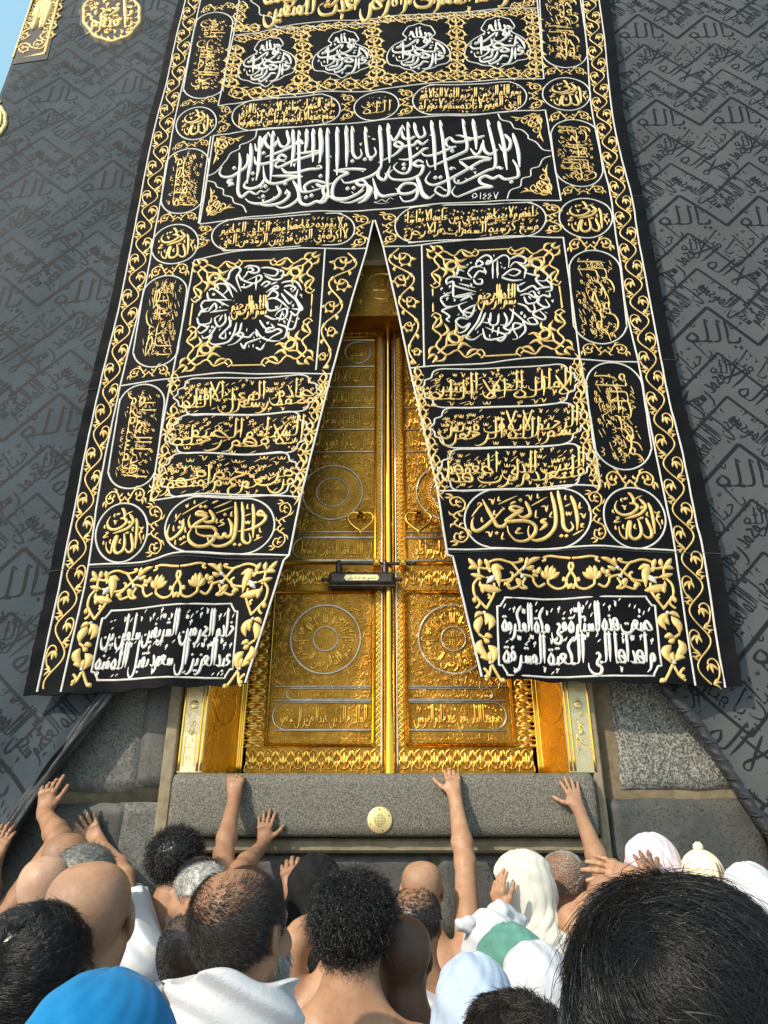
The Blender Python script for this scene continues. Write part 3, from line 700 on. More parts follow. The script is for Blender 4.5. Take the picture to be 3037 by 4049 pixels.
def medallion(cx, cy, rx, ry, txt, neck):
    Q = Quad([K7(cx - rx, cy - ry), K7(cx + rx, cy - ry), K7(cx + rx, cy + ry), K7(cx - rx, cy + ry)], YK)
    th = np.linspace(0, 2 * pi, 72, endpoint=False)
    sc = 1.18 + .03 * np.sign(np.sin(th * 16))
    o = patch(Q, np.stack([.5 + .5 * sc * np.sin(th), .5 + .5 * sc * np.cos(th)], -1), 'medallion', cover, M['velvet'], .006)
    E = Emb(lambda X, Z: kis_y(X, Z) - .006)
    r = 1 + .025 * np.cos(th * 10)
    ring = np.stack([.5 + .5 * r * np.sin(th), .5 + .5 * r * np.cos(th)], -1)
    E.add(Q(ring), .026, 'line', closed=True, k=1)
    for k in range(24):
        a = th[k * 3]; E.add(Q(np.array([(.5 + .5 * sin(a), .5 + .5 * cos(a)), (.5 + .47 * sin(a + .12), .5 + .47 * cos(a + .12)), (.5 + .41 * sin(a + .16), .5 + .41 * cos(a + .16))])), .022, 'leaf')
    put_text(E, Q, txt, (.12, .08, .88, .96), marks=1.0, overlap=.5, weight=.34)
    for sg in (-1, 1): E.add(Q(np.array([(.5 + sg * .16, .98), (.5 + sg * .12, 1.06), (.5 + sg * .22, 1.12), (.5 + sg * .3, 1.06), (.5 + sg * .22, 1.02)])), .02, 'line')
    E.build('gold_embroidery', M['gold_thread'], o)
medallion(735, 105, 185, 165, ['يا حي', 'يا قيوم'], True)
medallion(-52, 800, 96, 108, ['الله'], False)
# ------------------------------------------------------------------ the embroidered door curtain
LO = [(747, -90), (734, 0), (690, 181), (657, 338), (627, 446), (579, 663), (533, 910), (497, 1090), (458.6, 1270), (394, 1535), (344, 1764), (297, 2011), (248, 2252), (147, 2736)]
LI = [(812, -90), (794, 0), (756, 175), (699, 440), (669, 603), (615, 904), (582, 1095), (544, 1253), (476, 1526), (426, 1758), (388, 1970), (350, 2240), (241, 2736)]
RO = [(2357, -90), (2369, 0), (2394, 187), (2422, 454), (2452, 600), (2498, 777), (2523, 933), (2550, 1080), (2582, 1253), (2614, 1423), (2647, 1588), (2700, 1793), (2752, 2058), (2781, 2183), (2868, 2719)]
RI = [(2286, -90), (2296, 0), (2319, 166), (2326, 257), (2340, 430), (2372, 595), (2402, 716), (2417, 787), (2435, 928), (2457, 1065), (2476, 1223), (2523, 1423), (2553, 1588), (2606, 1852), (2638, 2011), (2670, 2175), (2750, 2711)]
SLT_L = [(1480, 872), (1452, 994), (1315, 1479), (1192, 1974), (1148, 2195), (1127, 2216), (975, 2700)]
SLT_R = [(1480, 872), (1512, 976), (1617, 1457), (1725, 1934), (1765, 2195), (1786, 2200), (1900, 2676)]
def col(pts, y0=0.0):
    P = plane_pts(pts, y0); o = np.argsort(P[:, 1]); x, z = P[o, 0], P[o, 1]
    def f(Z):
        Z = np.asarray(Z, float); e = (x[-1] - x[0]) / (z[-1] - z[0])
        v = np.interp(Z, z, x); v = np.where(Z < z[0], x[0] + (Z - z[0]) * (x[1] - x[0]) / (z[1] - z[0]), v)
        return np.where(Z > z[-1], x[-1] + (Z - z[-1]) * e * .3, v)
    return f
lo, li, ro, ri, sll, slr = (col(p) for p in (LO, LI, RO, RI, SLT_L, SLT_R))
def edge_l(Z): return lo(Z) - .058
def edge_r(Z): return ro(Z) + .080
ZTOP = 8.6
curtain = empty('door_curtain', (0, 0, 4.5), 'tall black curtain embroidered with gold and silver script, slit open over the golden door', 'curtain')
# black satin
zbl0, zbl1 = XZ((104, 2752))[1], XZ((975, 2704))[1]; zbr0, zbr1 = XZ((1900, 2678))[1], XZ((2930, 2716))[1]
ZA2 = XZ((1480, 872))[1]
def flap(u, left):
    r = np.r_[np.linspace(0, .62, 250), np.linspace(.622, 1, 120)]
    zb = (zbl0 + (zbl1 - zbl0) * u) if left else (zbr0 + (zbr1 - zbr0) * u)
    zb = zb + .004 * np.sin(u * 40)
    U, Rr = np.meshgrid(u, r, indexing='ij'); Z = zb[:, None] + (ZTOP - zb[:, None]) * Rr
    a, b_ = (edge_l(Z), sll(np.minimum(Z, ZA2))) if left else (slr(np.minimum(Z, ZA2)), edge_r(Z))
    X = a + (b_ - a) * U
    rag = .0016 * np.sin(Z * 61) * np.sin(Z * 23 + 1) + .0014 * np.sin(Z * 140)
    X = X + rag * ((U < .001) if left else (U > .999))
    y = cur_y(X, Z)
    return np.stack([X, y, Z], -1)
mb = MB(); u = np.linspace(0, 1, 130)
for left in (True, False):
    G = flap(u, left); mb.grid(G)
    # turned-back hem at the foot and sides gives the cloth its thickness
    B = G[:, :1].copy(); B2 = B + np.array([0, .012, .0]); B3 = B + np.array([0, .012, .06]); mb.grid(np.concatenate([B, B2, B3], 1))
    s_ = G[-1:] if left else G[:1]; s2 = s_ + np.array([0, .010, 0]); s3 = s2 + np.array([-.05 if left else .05, 0, 0]); mb.grid(np.concatenate([s_, s2, s3], 0)[:, :150])
mb.build('fabric', M['curtain'], curtain)
# dark seams between the sewn lengths
for pts in ([(470, 1529), (394, 1537), (350, 1541)], [(300, 2250), (240, 2254), (196, 2262)], [(630, 450), (700, 446), (590, 452)], [(2523, 1428), (2614, 1424), (2675, 1424)], [(2672, 2186), (2781, 2187), (2860, 2190)], [(2420, 784), (2545, 776)], [(350, 2246), (563, 2235), (686, 2199), (1140, 2210)], [(1775, 2184), (2264, 2174), (2672, 2188)]):
    E = Emb(cur_y); E.add(plane_pts(pts), .006, 'line', h=.004, k=6); E.build('seam', M['hem'], curtain)

# white cords: long borders, slit edges, frames
E = Emb(cur_y); CW = .0100
def cord(pts, k=5, wd=CW): E.add(plane_pts(pts), wd, 'line', k=k)
for c_ in (LO, LI, RO, RI):
    cord(c_)
for c_ in (SLT_L, SLT_R):
    P = plane_pts(c_); s_ = -1 if c_ is SLT_L else 1; P[:, 0] += s_ * .006; E.add(dense(P, 12, False), CW * 1.1, 'line', smooth=False)
FR = [
 [(480, 1526), (678, 1497), (863, 1475), (1051, 1479), (1315, 1479)], [(592, 1981), (805, 1952), (1000, 1958), (1192, 1967)], [(350, 2234), (563, 2223), (686, 2187), (900, 2190), (1145, 2196)],
 [(769, 1030), (723, 1275), (678, 1512)], [(675, 1515), (632, 1750), (595, 1981)], [(769, 1030), (979, 990), (1286, 983), (1449, 983)], [(1286, 983), (1270, 1220), (1250, 1464)],
 [(1512, 976), (1668, 969), (1979, 936), (2228, 940)], [(1668, 969), (1673, 1210), (1678, 1453)], [(2228, 940), (2262, 1180), (2293, 1417)],
 [(1617, 1457), (1906, 1439), (2123, 1414), (2293, 1421), (2528, 1432)], [(2297, 1428), (2340, 1680), (2376, 1927)], [(1729, 1942), (2000, 1934), (2232, 1920), (2376, 1924)], [(1763, 2172), (2000, 2170), (2264, 2163), (2500, 2168), (2672, 2178)],
 [(969, -90), (947, 0), (924, 138), (863, 418)], [(834, 540), (810, 700), (785, 885)], [(924, 141), (1213, 92), (1500, 73), (1741, 54), (2124, 33)],
 [(863, 420), (1088, 380), (1360, 363), (1500, 355), (1801, 325), (2148, 313)], [(2118, -90), (2124, 0), (2138, 150), (2151, 313)],
 [(845, 537), (1028, 511), (1279, 494), (1478, 479), (1706, 461), (1962, 446), (2157, 436)], [(845, 537), (818, 720), (790, 886)], [(2157, 436), (2188, 620), (2219, 794)],
 [(790, 887), (989, 858), (1182, 841), (1475, 830), (1655, 815), (1962, 795), (2219, 794)], [(1270, 983), (1262, 985)]]
for f in FR[:-1]: cord(f, 6)
E.build('border_cord', M['cord'], curtain)

# climbing vine between the two long cords, one on each side
def vine(o, i, z0, z1, ph, name):
    E = Emb(cur_y); lam = .275
    def mp(s, q):
        s = np.asarray(s, float); q = np.asarray(q, float)
        return np.stack([o(s) + (i(s) - o(s)) * (q + 1) / 2, s], -1)
    s = np.arange(z0, z1, .012)
    E.add(mp(s, .60 * np.sin(2 * pi * (s - ph) / lam)), .0082, 'line', k=1)
    n0, n1 = int((z0 - ph) / (lam / 2)) + 1, int((z1 - ph) / (lam / 2))
    for n in range(n0, n1):
        c0 = ph + n * lam / 2; h = 1 if n % 2 == 0 else -1; cz = c0 + lam / 4
        E.add(mp([c0 - .012, c0 + .018, cz - .008, cz + .030, cz + .046, cz + .036, cz + .018], [h * -.26, -h * .66, -h * .84, -h * .78, -h * .50, -h * .20, -h * .12]), .0078, 'line', k=3)
        bz, bq = cz + .018, -h * .22                              # the tulip at the end of the hook
        for dz, dq in ((-.034, .30), (-.044, -.05), (-.030, -.40)):
            E.add(mp([bz + .004, bz + dz * .5, bz + dz], [bq - h * .06, bq - h * .1 + dq * h * .75, bq - h * .12 + dq * h]), .0155, 'leaf', k=3)
        lz, lq = c0 - .010, -h * .24                               # three pointed leaves where the hook leaves the stem
        for dz, dq in ((.010, .62), (.034, .52), (-.022, .52)):
            E.add(mp([lz, lz + dz * .5 + .006, lz + dz], [lq, lq + h * dq * .5 * .0 - h * dq * .55, lq - h * dq]), .0105, 'leaf', k=3)
        E.add(mp([cz + .03, cz + .05, cz + .048], [h * .52, h * .72, h * .95]), .010, 'leaf', k=3)
    E.build(name, M['gold_thread'], curtain)
zv0 = XZ((200, 2725))[1]
vine(lo, li, zv0, 8.4, .02, 'border_vine'); vine(ri, ro, XZ((2800, 2705))[1], 8.4, .10, 'border_vine')

# cartouches: white outline + lettering
def cart(q, shape, lines, conv=None, gold=True, box=None, turn=0, overlap=0.0, weight=.36, marks=.8, seed=1, line_w=.0095, extra=None, fill=70):
    Q = Quad(q, 0.0, conv); par = curtain
    if shape:
        E = Emb(cur_y); P = Q(outline(shape, Q))
        if shape in ('lamp',): E.add(P, line_w, 'line', closed=True, k=3)
        elif shape == 'rrect': E.add(dense(P, 7), line_w, 'line', smooth=False)
        elif shape == 'ogee': E.add(P, line_w, 'line', closed=True, k=5)
        else: E.add(P, line_w, 'line', closed=True, k=3)
        par = E.build('cartouche', M['cord'], curtain)
    E = Emb(cur_y)
    if lines: put_text(E, Q, lines, box or (.08, .1, .92, .9), turn, weight, marks, overlap, seed, None, fill)
    if extra: extra(E, Q)
    E.build('lettering', M['gold_thread'] if gold else M['silver_thread'], par)
    return Q
T6 = cv(2360, 1900, 2.975); T7 = cv(1510, 70, 3.1733); T8 = cv(1820, 1910, 1.763); T9 = cv(620, 1940, 1.9429); T10 = cv(1710, 980, 1.904); T11 = cv(750, 1030, 1.9833)
def traced(txt): return [np.array([tuple(map(float, q.split(','))) for q in s_.split()]) for s_ in txt.split(';')]
def put_traced(E, K, main, dots='', thin='', wd=.02, wt=None):
    for p in traced(main): E.add(plane_pts([K(*q) for q in p]), wd, 'pen', k=4)
    if thin:
        for p in traced(thin): E.add(plane_pts([K(*q) for q in p]), wt or wd * .5, 'pen', k=3)
    for q in dots.split(): E.dot(XZ(K(*map(float, q.split(',')))), wd * .62)
def unit_traced(txt, L0, L1, R0, R1, y0, y1):
    out = []
    for p in traced(txt):
        v = (p[:, 1] - y0) / (y1 - y0); l, r = L0 + (L1 - L0) * v, R0 + (R1 - R0) * v; out.append(np.stack([(p[:, 0] - l) / (r - l), 1 - v], -1))
    return out
OV_M = '370,140 405,165 440,230 430,265 385,275;385,270 440,270 482,300 470,345 400,395 310,407 245,372 218,310 240,240;500,215 545,260 577,310 545,370 480,412 330,455;605,270 640,350 665,480 685,635;580,450 605,510 647,610 640,667 590,672 535,620;485,455 510,520 527,610 505,665 450,687 405,660 390,600 400,495 380,500 360,590 355,682 310,665 275,620 260,550'
OV_T = '455,215 530,178;325,205 330,222 345,205 350,218 365,195;295,300 320,300 340,345 335,310 358,290;300,205 290,235 310,250;195,345 190,375 215,390;222,440 265,445 205,500 280,490;220,540 225,580 240,570;315,520 310,560 335,575;455,515 445,560 475,575;598,375 590,415 615,430;510,440 515,455 530,440 535,452 550,430;670,375 710,395 735,375 705,440 740,430 700,460 745,540 750,580;765,470 770,520 785,520'
OVM, OVT = unit_traced(OV_M, 48, 119, 747, 863, 77, 794), unit_traced(OV_T, 48, 119, 747, 863, 77, 794)
LP = unit_traced('435,130 445,250;440,257 402,240 388,200 370,180 360,215 330,237;475,150 497,235 460,247 440,230;540,190 562,230 520,257 490,235;575,200 622,225 580,242;600,255 607,310 560,322 530,300 555,278 577,300 560,350 480,387 425,370 420,340;462,275 440,330;467,290 430,285 330,350 250,372 235,340 270,308;265,300 270,400 265,520;385,350 397,400 330,432 180,437 133,400 150,370;685,320 670,430 610,437 540,432 500,410 440,405 418,440 480,472 440,482 360,472 300,460 320,430 352,450 350,500 280,542 200,542 178,490;680,320 760,380 792,450 780,480;772,470 730,458 718,490 772,500 740,532 650,547;680,460 675,600;640,460 635,560 590,642 500,652;545,460 602,490 560,512 500,500 545,458;560,460 480,450;460,500 450,540 400,592 300,607 250,582 250,540;400,520 380,557 340,562 280,577;592,570 520,558 480,600 380,642 350,602', 83, 54, 857, 866, 70, 709)
LPT = unit_traced('465,125 475,135 480,122 490,132;300,265 295,285 310,285;340,262 360,270 350,285;635,310 640,328;600,380 610,392 618,380 630,390;705,390 700,405 720,408;150,460 145,480 160,485;225,480 220,495 238,498;600,360 650,352;695,442 745,430;470,630 460,650 475,655', 83, 54, 857, 866, 70, 709)
def split2(t):
    w_ = t.split(); k = (len(w_) + 1) // 2; return [' '.join(w_[k:]), ' '.join(w_[:k])]
# side columns
T_R = [([(2130, -72), (2299, -72), (2326, 268), (2148, 268)], ['بسم الله', 'الرحمن الرحيم']), ([(2172, 475), (2355, 470), (2394, 734), (2205, 738)], ['الحمد لله', 'رب العالمين']),
       ([(2247, 988), (2447, 988), (2488, 1359), (2273, 1359)], ['الرحيم', 'الرحمن']), ([(2309, 1432), (2526, 1432), (2591, 1855), (2359, 1855)], ['الدين', 'مالك يوم'])]
for q, t in T_R: cart(q, 'pill', t, turn=1, box=(.10, .10, .88, .90), overlap=.55, weight=.27, marks=1.0)
T_L = [([(784, 49), (928, 49), (877, 391), (717, 391)], ['غير المغضوب عليهم', 'ولا الضالين امين']), ([(663, 594), (835, 588), (796, 844), (630, 850)], ['انعمت', 'عليهم']),
       ([(576, 1094), (749, 1088), (694, 1452), (517, 1455)], ['الذين', 'صراط']), ([(482, 1523), (661, 1520), (605, 1934), (417, 1934)], ['اهدنا الصراط', 'المستقيم'])]
for q, t in T_L: cart(q, 'pill', t, turn=-1, box=(.12, .10, .90, .90), overlap=.55, weight=.27, marks=1.0)
for q in ([(705, 432), (862, 422), (850, 551), (690, 558)], [(605, 895), (790, 885), (780, 1043), (592, 1052)], [(394, 1993), (597, 1990), (570, 2222), (367, 2227)],
          [(2142, 310), (2330, 306), (2340, 436), (2150, 440)], [(2208, 785), (2415, 780), (2428, 938), (2215, 942)], [(2376, 1926), (2611, 1926), (2650, 2167), (2400, 2167)]):
    def two(E, Q):
        k = Q.h
        for p in OVM: E.add(Q(p), .050 * k, 'pen', k=4)
        for p in OVT: E.add(Q(p), .030 * k, 'pen', k=3)
        E.dot(Q(np.array([(520 - 70) / 700., 1 - (325 - 77) / 717.])), .04 * k)
    cart(q, 'oval', None, extra=two)
# the row of four lamp shaped fields
def lamp(E, Q):
    for p in LP: E.add(Q(p), .033 * Q.h, 'pen', k=4)
    for p in LPT: E.add(Q(p), .022 * Q.h, 'pen', k=3)
    for q in ((200, 380), (228, 374), (545, 268), (400, 505)): E.dot(Q(np.array([(q[0] - 70) / 790., 1 - (q[1] - 70) / 639.])), .024 * Q.h)
for q in ([(958, 157), (1175, 130), (1170, 331), (934, 353)], [(1248, 127), (1473, 111), (1476, 301), (1229, 320)], [(1536, 96), (1780, 87), (1783, 289), (1527, 298)], [(1844, 75), (2094, 66), (2100, 274), (1835, 283)]):
    cart(q, 'lamp', None, gold=False, extra=lamp)
cart([(1000, -120), (2100, -175), (2085, 42), (978, 128)], 'ogee', ['وسارعوا الى مغفرة من ربكم وجنة', 'عرضها السموات والارض اعدت للمتقين'], box=(.05, .02, .96, .98), overlap=.5, weight=.30)
cart([(925, 400), (1345, 372), (1345, 492), (912, 520)], 'pill', ['ما في السموات وما في الارض من ذا الذي', 'يشفع عنده الا باذنه يعلم ما بين ايديهم وما'], box=(.06, .06, .95, .95), overlap=.16, weight=.32, marks=1.0)
cart([(1402, 372), (1576, 358), (1578, 468), (1400, 482)], 'oval', None, extra=lambda E, Q: (put_text(E, Q, ['حسبي'], (.16, .46, .72, .92), weight=.3), put_text(E, Q, ['الله'], (.2, .1, .84, .74), weight=.25)))
cart([(1635, 340), (2080, 322), (2085, 442), (1630, 457)], 'pill', ['بسم الله الرحمن الرحيم الله لا اله الا هو', 'الحي القيوم لا تاخذه سنة ولا نوم له'], box=(.06, .06, .95, .95), overlap=.16, weight=.32, marks=1.0)
cart([(845, 872), (1400, 842), (1405, 966), (832, 994)], 'pill', ['ولا يؤوده حفظهما وهو العلي العظيم', 'لا اكراه في الدين قد تبين الرشد من الغي'], box=(.06, .06, .95, .95), overlap=.16, weight=.32, marks=1.0)
cart([(1565, 825), (2158, 796), (2160, 932), (1560, 962)], 'pill', ['خلفهم ولا يحيطون بشيء من علمه الا بما شاء', 'وسع كرسيه السموات والارض'], box=(.06, .06, .95, .95), overlap=.16, weight=.32, marks=1.0)
# the large silver field in the middle: words stacked in three tiers
T1 = cv(850, 480, 2.1156); T2 = cv(1250, 450, 2.1156); T3 = cv(1650, 420, 1.7309); T4 = cv(1780, 2180, 1.8308); T5 = cv(2250, 2180, 1.8308)
BIG = ((T1, '205,268 214,350 200,480 195,590 225,635 270,600 300,592 345,612 380,585 420,592 455,565;300,190 305,300 285,430 270,525;375,138 375,250 365,400 345,500;485,95 480,250 475,400 465,510;650,82 660,180 655,290 635,385;700,92 705,250 705,420 715,565 760,595 850,575 950,545;765,78 770,160 755,260;820,75 825,200 820,345;880,70 895,180 885,290 870,355;940,70 945,300 950,520;'
  '600,90 622,165 595,215 550,205 525,135;525,160 500,205 460,225 422,175 440,128;445,105 410,150 390,215 352,247 335,190;738,195 715,162 688,182 722,212;690,185 600,235 500,275 420,302;605,305 560,283 528,315 570,332 600,312;535,320 450,350 380,362 342,350 332,300;275,275 278,340 240,400 150,460 70,466 40,432 60,385;'
  '910,250 780,262 680,272;900,255 800,290 640,340 540,387 508,368 540,335 590,342;560,395 600,432 680,432 740,415 800,402 855,400 892,392 878,372 848,382;730,465 600,460 460,460;735,465 640,482 560,515 470,522 420,480 405,375;420,480 380,540 300,567 245,545 270,490;935,520 830,500 755,540 762,582 800,596;'
  '520,540 547,600 500,650 390,690 300,682 255,650;600,575 622,620 560,680 440,707 350,690;655,500 690,560 702,640 640,700 560,727 500,705;700,600 720,682 780,702 850,672 890,682 930,660 940,590;150,490 115,505 125,520 150,525 110,548',
  '410,270 165,395 320,440 885,462 765,640 810,625 590,525 600,602 405,632 400,525 385,550 425,548'),
 (T2, '30,140 40,240 35,410;95,135 100,350 95,560 105,690 80,722 40,740;175,125 180,300 175,520;250,115 260,280 255,450;300,120 305,230 310,330 345,377 382,345 372,298;410,125 420,250 435,350 470,367 502,330 488,283;530,112 545,260 547,420 530,470;600,95 615,250 615,415;765,85 780,250 792,380 790,450 760,498 700,495 650,450 680,410;'
  '820,90 840,160 870,202 912,175 898,110;830,190 780,217 730,200 718,140;720,110 690,180 650,227 625,180;937,220 890,257 850,230 820,262 760,272 700,282 658,260 690,238 727,272 650,350 520,412;940,290 900,300 850,340 770,385 690,382;902,412 860,393 820,420 850,442 897,440 870,510 780,552 650,552 608,510 640,470;'
  '547,420 540,450 500,500 380,552 250,582 213,548;420,470 300,465 145,476;150,482 270,498 205,530 150,592 138,680 175,712 300,700 400,640;530,470 520,525 572,556 600,500 622,440;845,530 870,600 890,660 945,702;852,622 820,588 740,588 690,640 720,672 800,662 852,632 830,712 740,737 700,692;690,672 620,682 560,692 510,650 475,540;'
  '432,592 390,558 338,575 370,602 432,602 420,680 300,742 200,742;430,600 462,640 410,722 350,752;105,690 200,727 330,682 402,612;0,590 60,612 140,580;0,740 40,735 72,690 60,640 100,590;495,640 505,690 500,720', '305,400 410,385 460,385 735,428 735,462 265,630 315,625 40,525'),
 (T3, '95,110 115,230 125,440;155,110 175,220 195,400 217,530 215,602 175,617 122,582 150,552 195,582;310,100 330,200 342,290 300,325 130,402 80,412 63,370;380,100 400,200 405,300;480,105 510,220 535,340 530,422 480,442 380,492 290,532 253,510 280,460;555,115 590,250 615,440;655,190 690,300 702,420;'
  '460,205 380,225 300,205 262,202;400,215 330,242 260,247 228,220 198,240 210,277 262,282;265,277 200,302 130,332 60,342 28,320;600,195 637,240 630,292 590,307 560,262;550,300 500,332 460,302 450,232;455,240 430,312 400,332 363,290;510,360 400,350 283,372;500,370 430,382 330,442 200,512 110,542 58,510 90,450;290,380 350,425 400,430;'
  '655,370 685,420 692,480 650,497 600,502 560,480 520,497 470,480 428,500 440,532 512,555 430,562 330,602 270,622 238,590 260,550;0,480 20,550 40,612 80,632 122,602;540,430 560,420 575,430 590,425', '645,522 240,310 125,492 160,490 235,430 375,432'))
def big(E, Q0):
    for K, st, dt in BIG:
        for s_ in st.split(';'):
            p_ = [tuple(map(float, q.split(','))) for q in s_.split()]; P = plane_pts([K(*q) for q in p_])
            tall = abs(P[0][1] - P[-1][1]) > 2.5 * abs(P[0][0] - P[-1][0]) and len(p_) < 6
            E.add(P, .0275 if tall else .0235, 'pen', k=4)
            if p_[0][1] < 145 and len(p_) > 2 and P[0][1] - P[1][1] > .05:      # the spur at the head of the tall letters
                c_ = P[0]; E.add(np.array([c_ + (.0, .012), c_ + (.012, -.012), c_ + (.018, -.04)]), .016, 'tip', k=3)
        for q in dt.split():
            E.dot(XZ(K(*map(float, q.split(',')))), .017)
    rnd = random.Random(4)
    for k in range(34):
        x, y = rnd.uniform(150, 1300), rnd.uniform(540, 800)
        x2, z2 = XZ(K8(x, y - .055 * (x - 700) + 12)); m = rnd.choice(MARKS[:3])
        for s_ in m: E.add(np.array([(x2 + a * .034, z2 + b * .045) for a, b in s_]), .007, 'pen')
    q = Quad([(1105, 790), (1215, 788), (1215, 815), (1105, 818)], 0.0, K8)
    for s_ in S('1,1 .93,.5 .90,0 .86,.5 .82,1;.70,.9 .62,.6 .73,.5 .6,.1 .72,0;.52,.9 .44,.6 .55,.5 .42,.1 .54,0;.33,1 .32,0;.2,.5 .12,.9 .02,.5 .12,.2 .2,.5 .0,0'): E.add(q(np.array(s_)), .006, 'pen')
    q = Quad([(705, 815), (785, 810), (785, 832), (705, 836)], 0.0, K8)
    for s_ in S('1,.6 .8,.9 .6,.3 .4,.7 .2,.4 0,.3 .3,.0 .8,.1'): E.add(q(np.array(s_)), .0045, 'pen')
cart([(845, 545), (2157, 445), (2219, 790), (792, 882)], None, None, gold=False, extra=big)
E = Emb(cur_y)
for pts in ([(655, 240), (640, 300), (580, 340), (520, 360), (510, 395), (440, 430), (410, 480), (360, 540), (310, 590), (255, 615)], [(250, 655), (310, 670), (330, 705), (380, 725), (385, 770), (450, 790), (470, 835), (540, 860), (570, 915)]):
    cord([KC(*p) for p in pts], 4) if False else E.add(plane_pts([KC(*p) for p in pts]), CW * .9, 'line', k=4)
for pts in ([(1015, 100), (1040, 145), (1110, 165), (1140, 210), (1200, 225), (1245, 265), (1250, 290), (1310, 320), (1360, 375), (1420, 385)], [(1420, 425), (1360, 450), (1330, 505), (1270, 525), (1265, 580), (1200, 600), (1185, 660), (1110, 690), (1085, 755)]):
    E.add(plane_pts([KD(*p) for p in pts]), CW * .9, 'line', k=4)
E.build('border_cord', M['cord'], curtain)
# the three scalloped fields on each flap
for q, t in (([(390, 832), (1208, 800), (1200, 1000), (400, 1035)], 'محمد رسول الله صادق الوعد الامين'), ([(352, 1030), (1158, 1002), (1140, 1225), (345, 1240)], 'ايلافهم رحلة الشتاء والصيف'), ([(308, 1240), (1098, 1222), (1090, 1452), (300, 1480)], 'من جوع وامنهم من خوف')):
    cart(q, 'ogee', split2(t), K1, box=(.055, .0, .955, 1.0), weight=.29, marks=1.0, overlap=.62)
for q, t in (([(355, 780), (1232, 738), (1238, 948), (362, 990)], 'لا اله الا الله الملك الحق المبين'), ([(408, 990), (1268, 948), (1270, 1172), (415, 1205)], 'بسم الله الرحمن الرحيم لايلاف قريش'), ([(450, 1212), (1300, 1172), (1305, 1405), (455, 1442)], 'فليعبدوا رب هذا البيت الذي اطعمهم')):
    cart(q, 'ogee', split2(t), K2, box=(.055, .0, .955, 1.0), weight=.29, marks=1.0, overlap=.62)
cart([(380, 1480), (950, 1472), (945, 1775), (325, 1785)], 'pill', None, K1, extra=lambda E, Q: put_traced(E, T9, '832,180 795,158 778,185 836,195 820,240 740,290 625,315;738,105 746,200 740,365;655,90 666,200 660,340 665,387 700,407 722,380 710,330;605,90 612,200 605,320 575,390 500,427 430,420 393,370 420,345;550,215 577,270 572,340 540,357 520,330 510,357 480,362 460,330 455,357 410,352 360,350 310,330 303,290;460,320 430,285 330,280 265,283;455,320 440,370 380,420 310,427 255,392 243,340 270,290;405,150 437,200 432,235 380,242 345,220;392,180 330,163 308,185 387,200 310,250 262,285 246,230 260,190;210,220 203,240 200,290 150,350 100,377 78,340 100,260', '340,125 375,125 525,185 175,285 600,415 640,418 185,375 210,360',
 '195,185 390,75;440,135 575,80;455,175 585,125;680,195 725,178;745,385 810,355;180,420 235,385;140,240 185,175;515,220 488,240 520,255 472,277;425,100 470,78 430,92;700,105 695,140 710,135;680,235 690,255 700,235 710,255 720,230;790,285 795,320 810,315;765,345 785,345 770,360 795,360;580,160 570,195 590,195;465,215 460,250 475,245;295,75 290,100 300,98;225,110 235,130 245,100;220,280 220,320 230,315;145,380 140,415 150,410;130,270 130,310 140,305;175,230 180,255 190,230;150,180 148,210 160,208', .0195))
cart([(610, 1432), (1290, 1415), (1300, 1742), (600, 1755)], 'pill', None, K2, extra=lambda E, Q: put_traced(E, T8, '770,90 800,160 817,250 815,330;680,55 710,200 720,300 755,337 787,310 770,270;632,65 655,150 667,250 655,320 600,380 530,402 490,385 473,340 480,300;600,250 568,270 600,290 553,332;455,130 480,180 487,220 440,242 400,222;442,180 380,163 348,180 390,200 432,190 350,240 322,270 420,263 490,275 527,310 515,360 460,402 390,402 340,350 328,300;325,270 300,302 260,300 240,270 200,200 155,115;225,250 200,282 130,332 90,322 83,270 95,240', '255,350 420,120 705,370 740,370',
 '265,150 395,90;495,160 605,98;730,165 770,145;785,365 860,325;80,235 130,170 150,150 130,138 120,155;345,150 385,130 350,140;195,115 220,120 225,150 240,105;455,90 480,90 490,120 500,80;270,95 265,125 285,120;540,75 540,105 555,100;565,165 595,165 600,200 612,155;530,190 525,240 545,240;640,200 625,235 645,240;740,200 745,225 760,205 765,225 780,200;735,85 730,115 745,115;835,135 830,175 850,170;830,215 850,220 860,245 875,210;835,290 860,285 840,305 865,310;175,345 200,345 210,375 225,335;240,190 235,220 255,220;240,250 290,190 310,180 290,170;395,320 420,315 395,335 390,350 440,350;300,345 290,390 310,390;150,240 150,270 165,265', .0205))
cart([(430, 437), (1165, 395), (1130, 803), (352, 815)], 'rrect', ['خادم الحرمين الشريفين سلمان بن', 'عبدالعزيز ال سعود تقبل الله منه'], K3, gold=False, box=(.02, .0, .98, 1.0), weight=.31, overlap=.2, marks=1.0, fill=26)
cart([(338, 335), (1132, 330), (1175, 730), (350, 727)], 'rrect', ['صنعت هذه الستارة في مكة المكرمة', 'واهداها الى الكعبة المشرفة'], K4, gold=False, box=(.03, .0, .97, 1.0), weight=.31, overlap=.2, marks=1.0, fill=26)

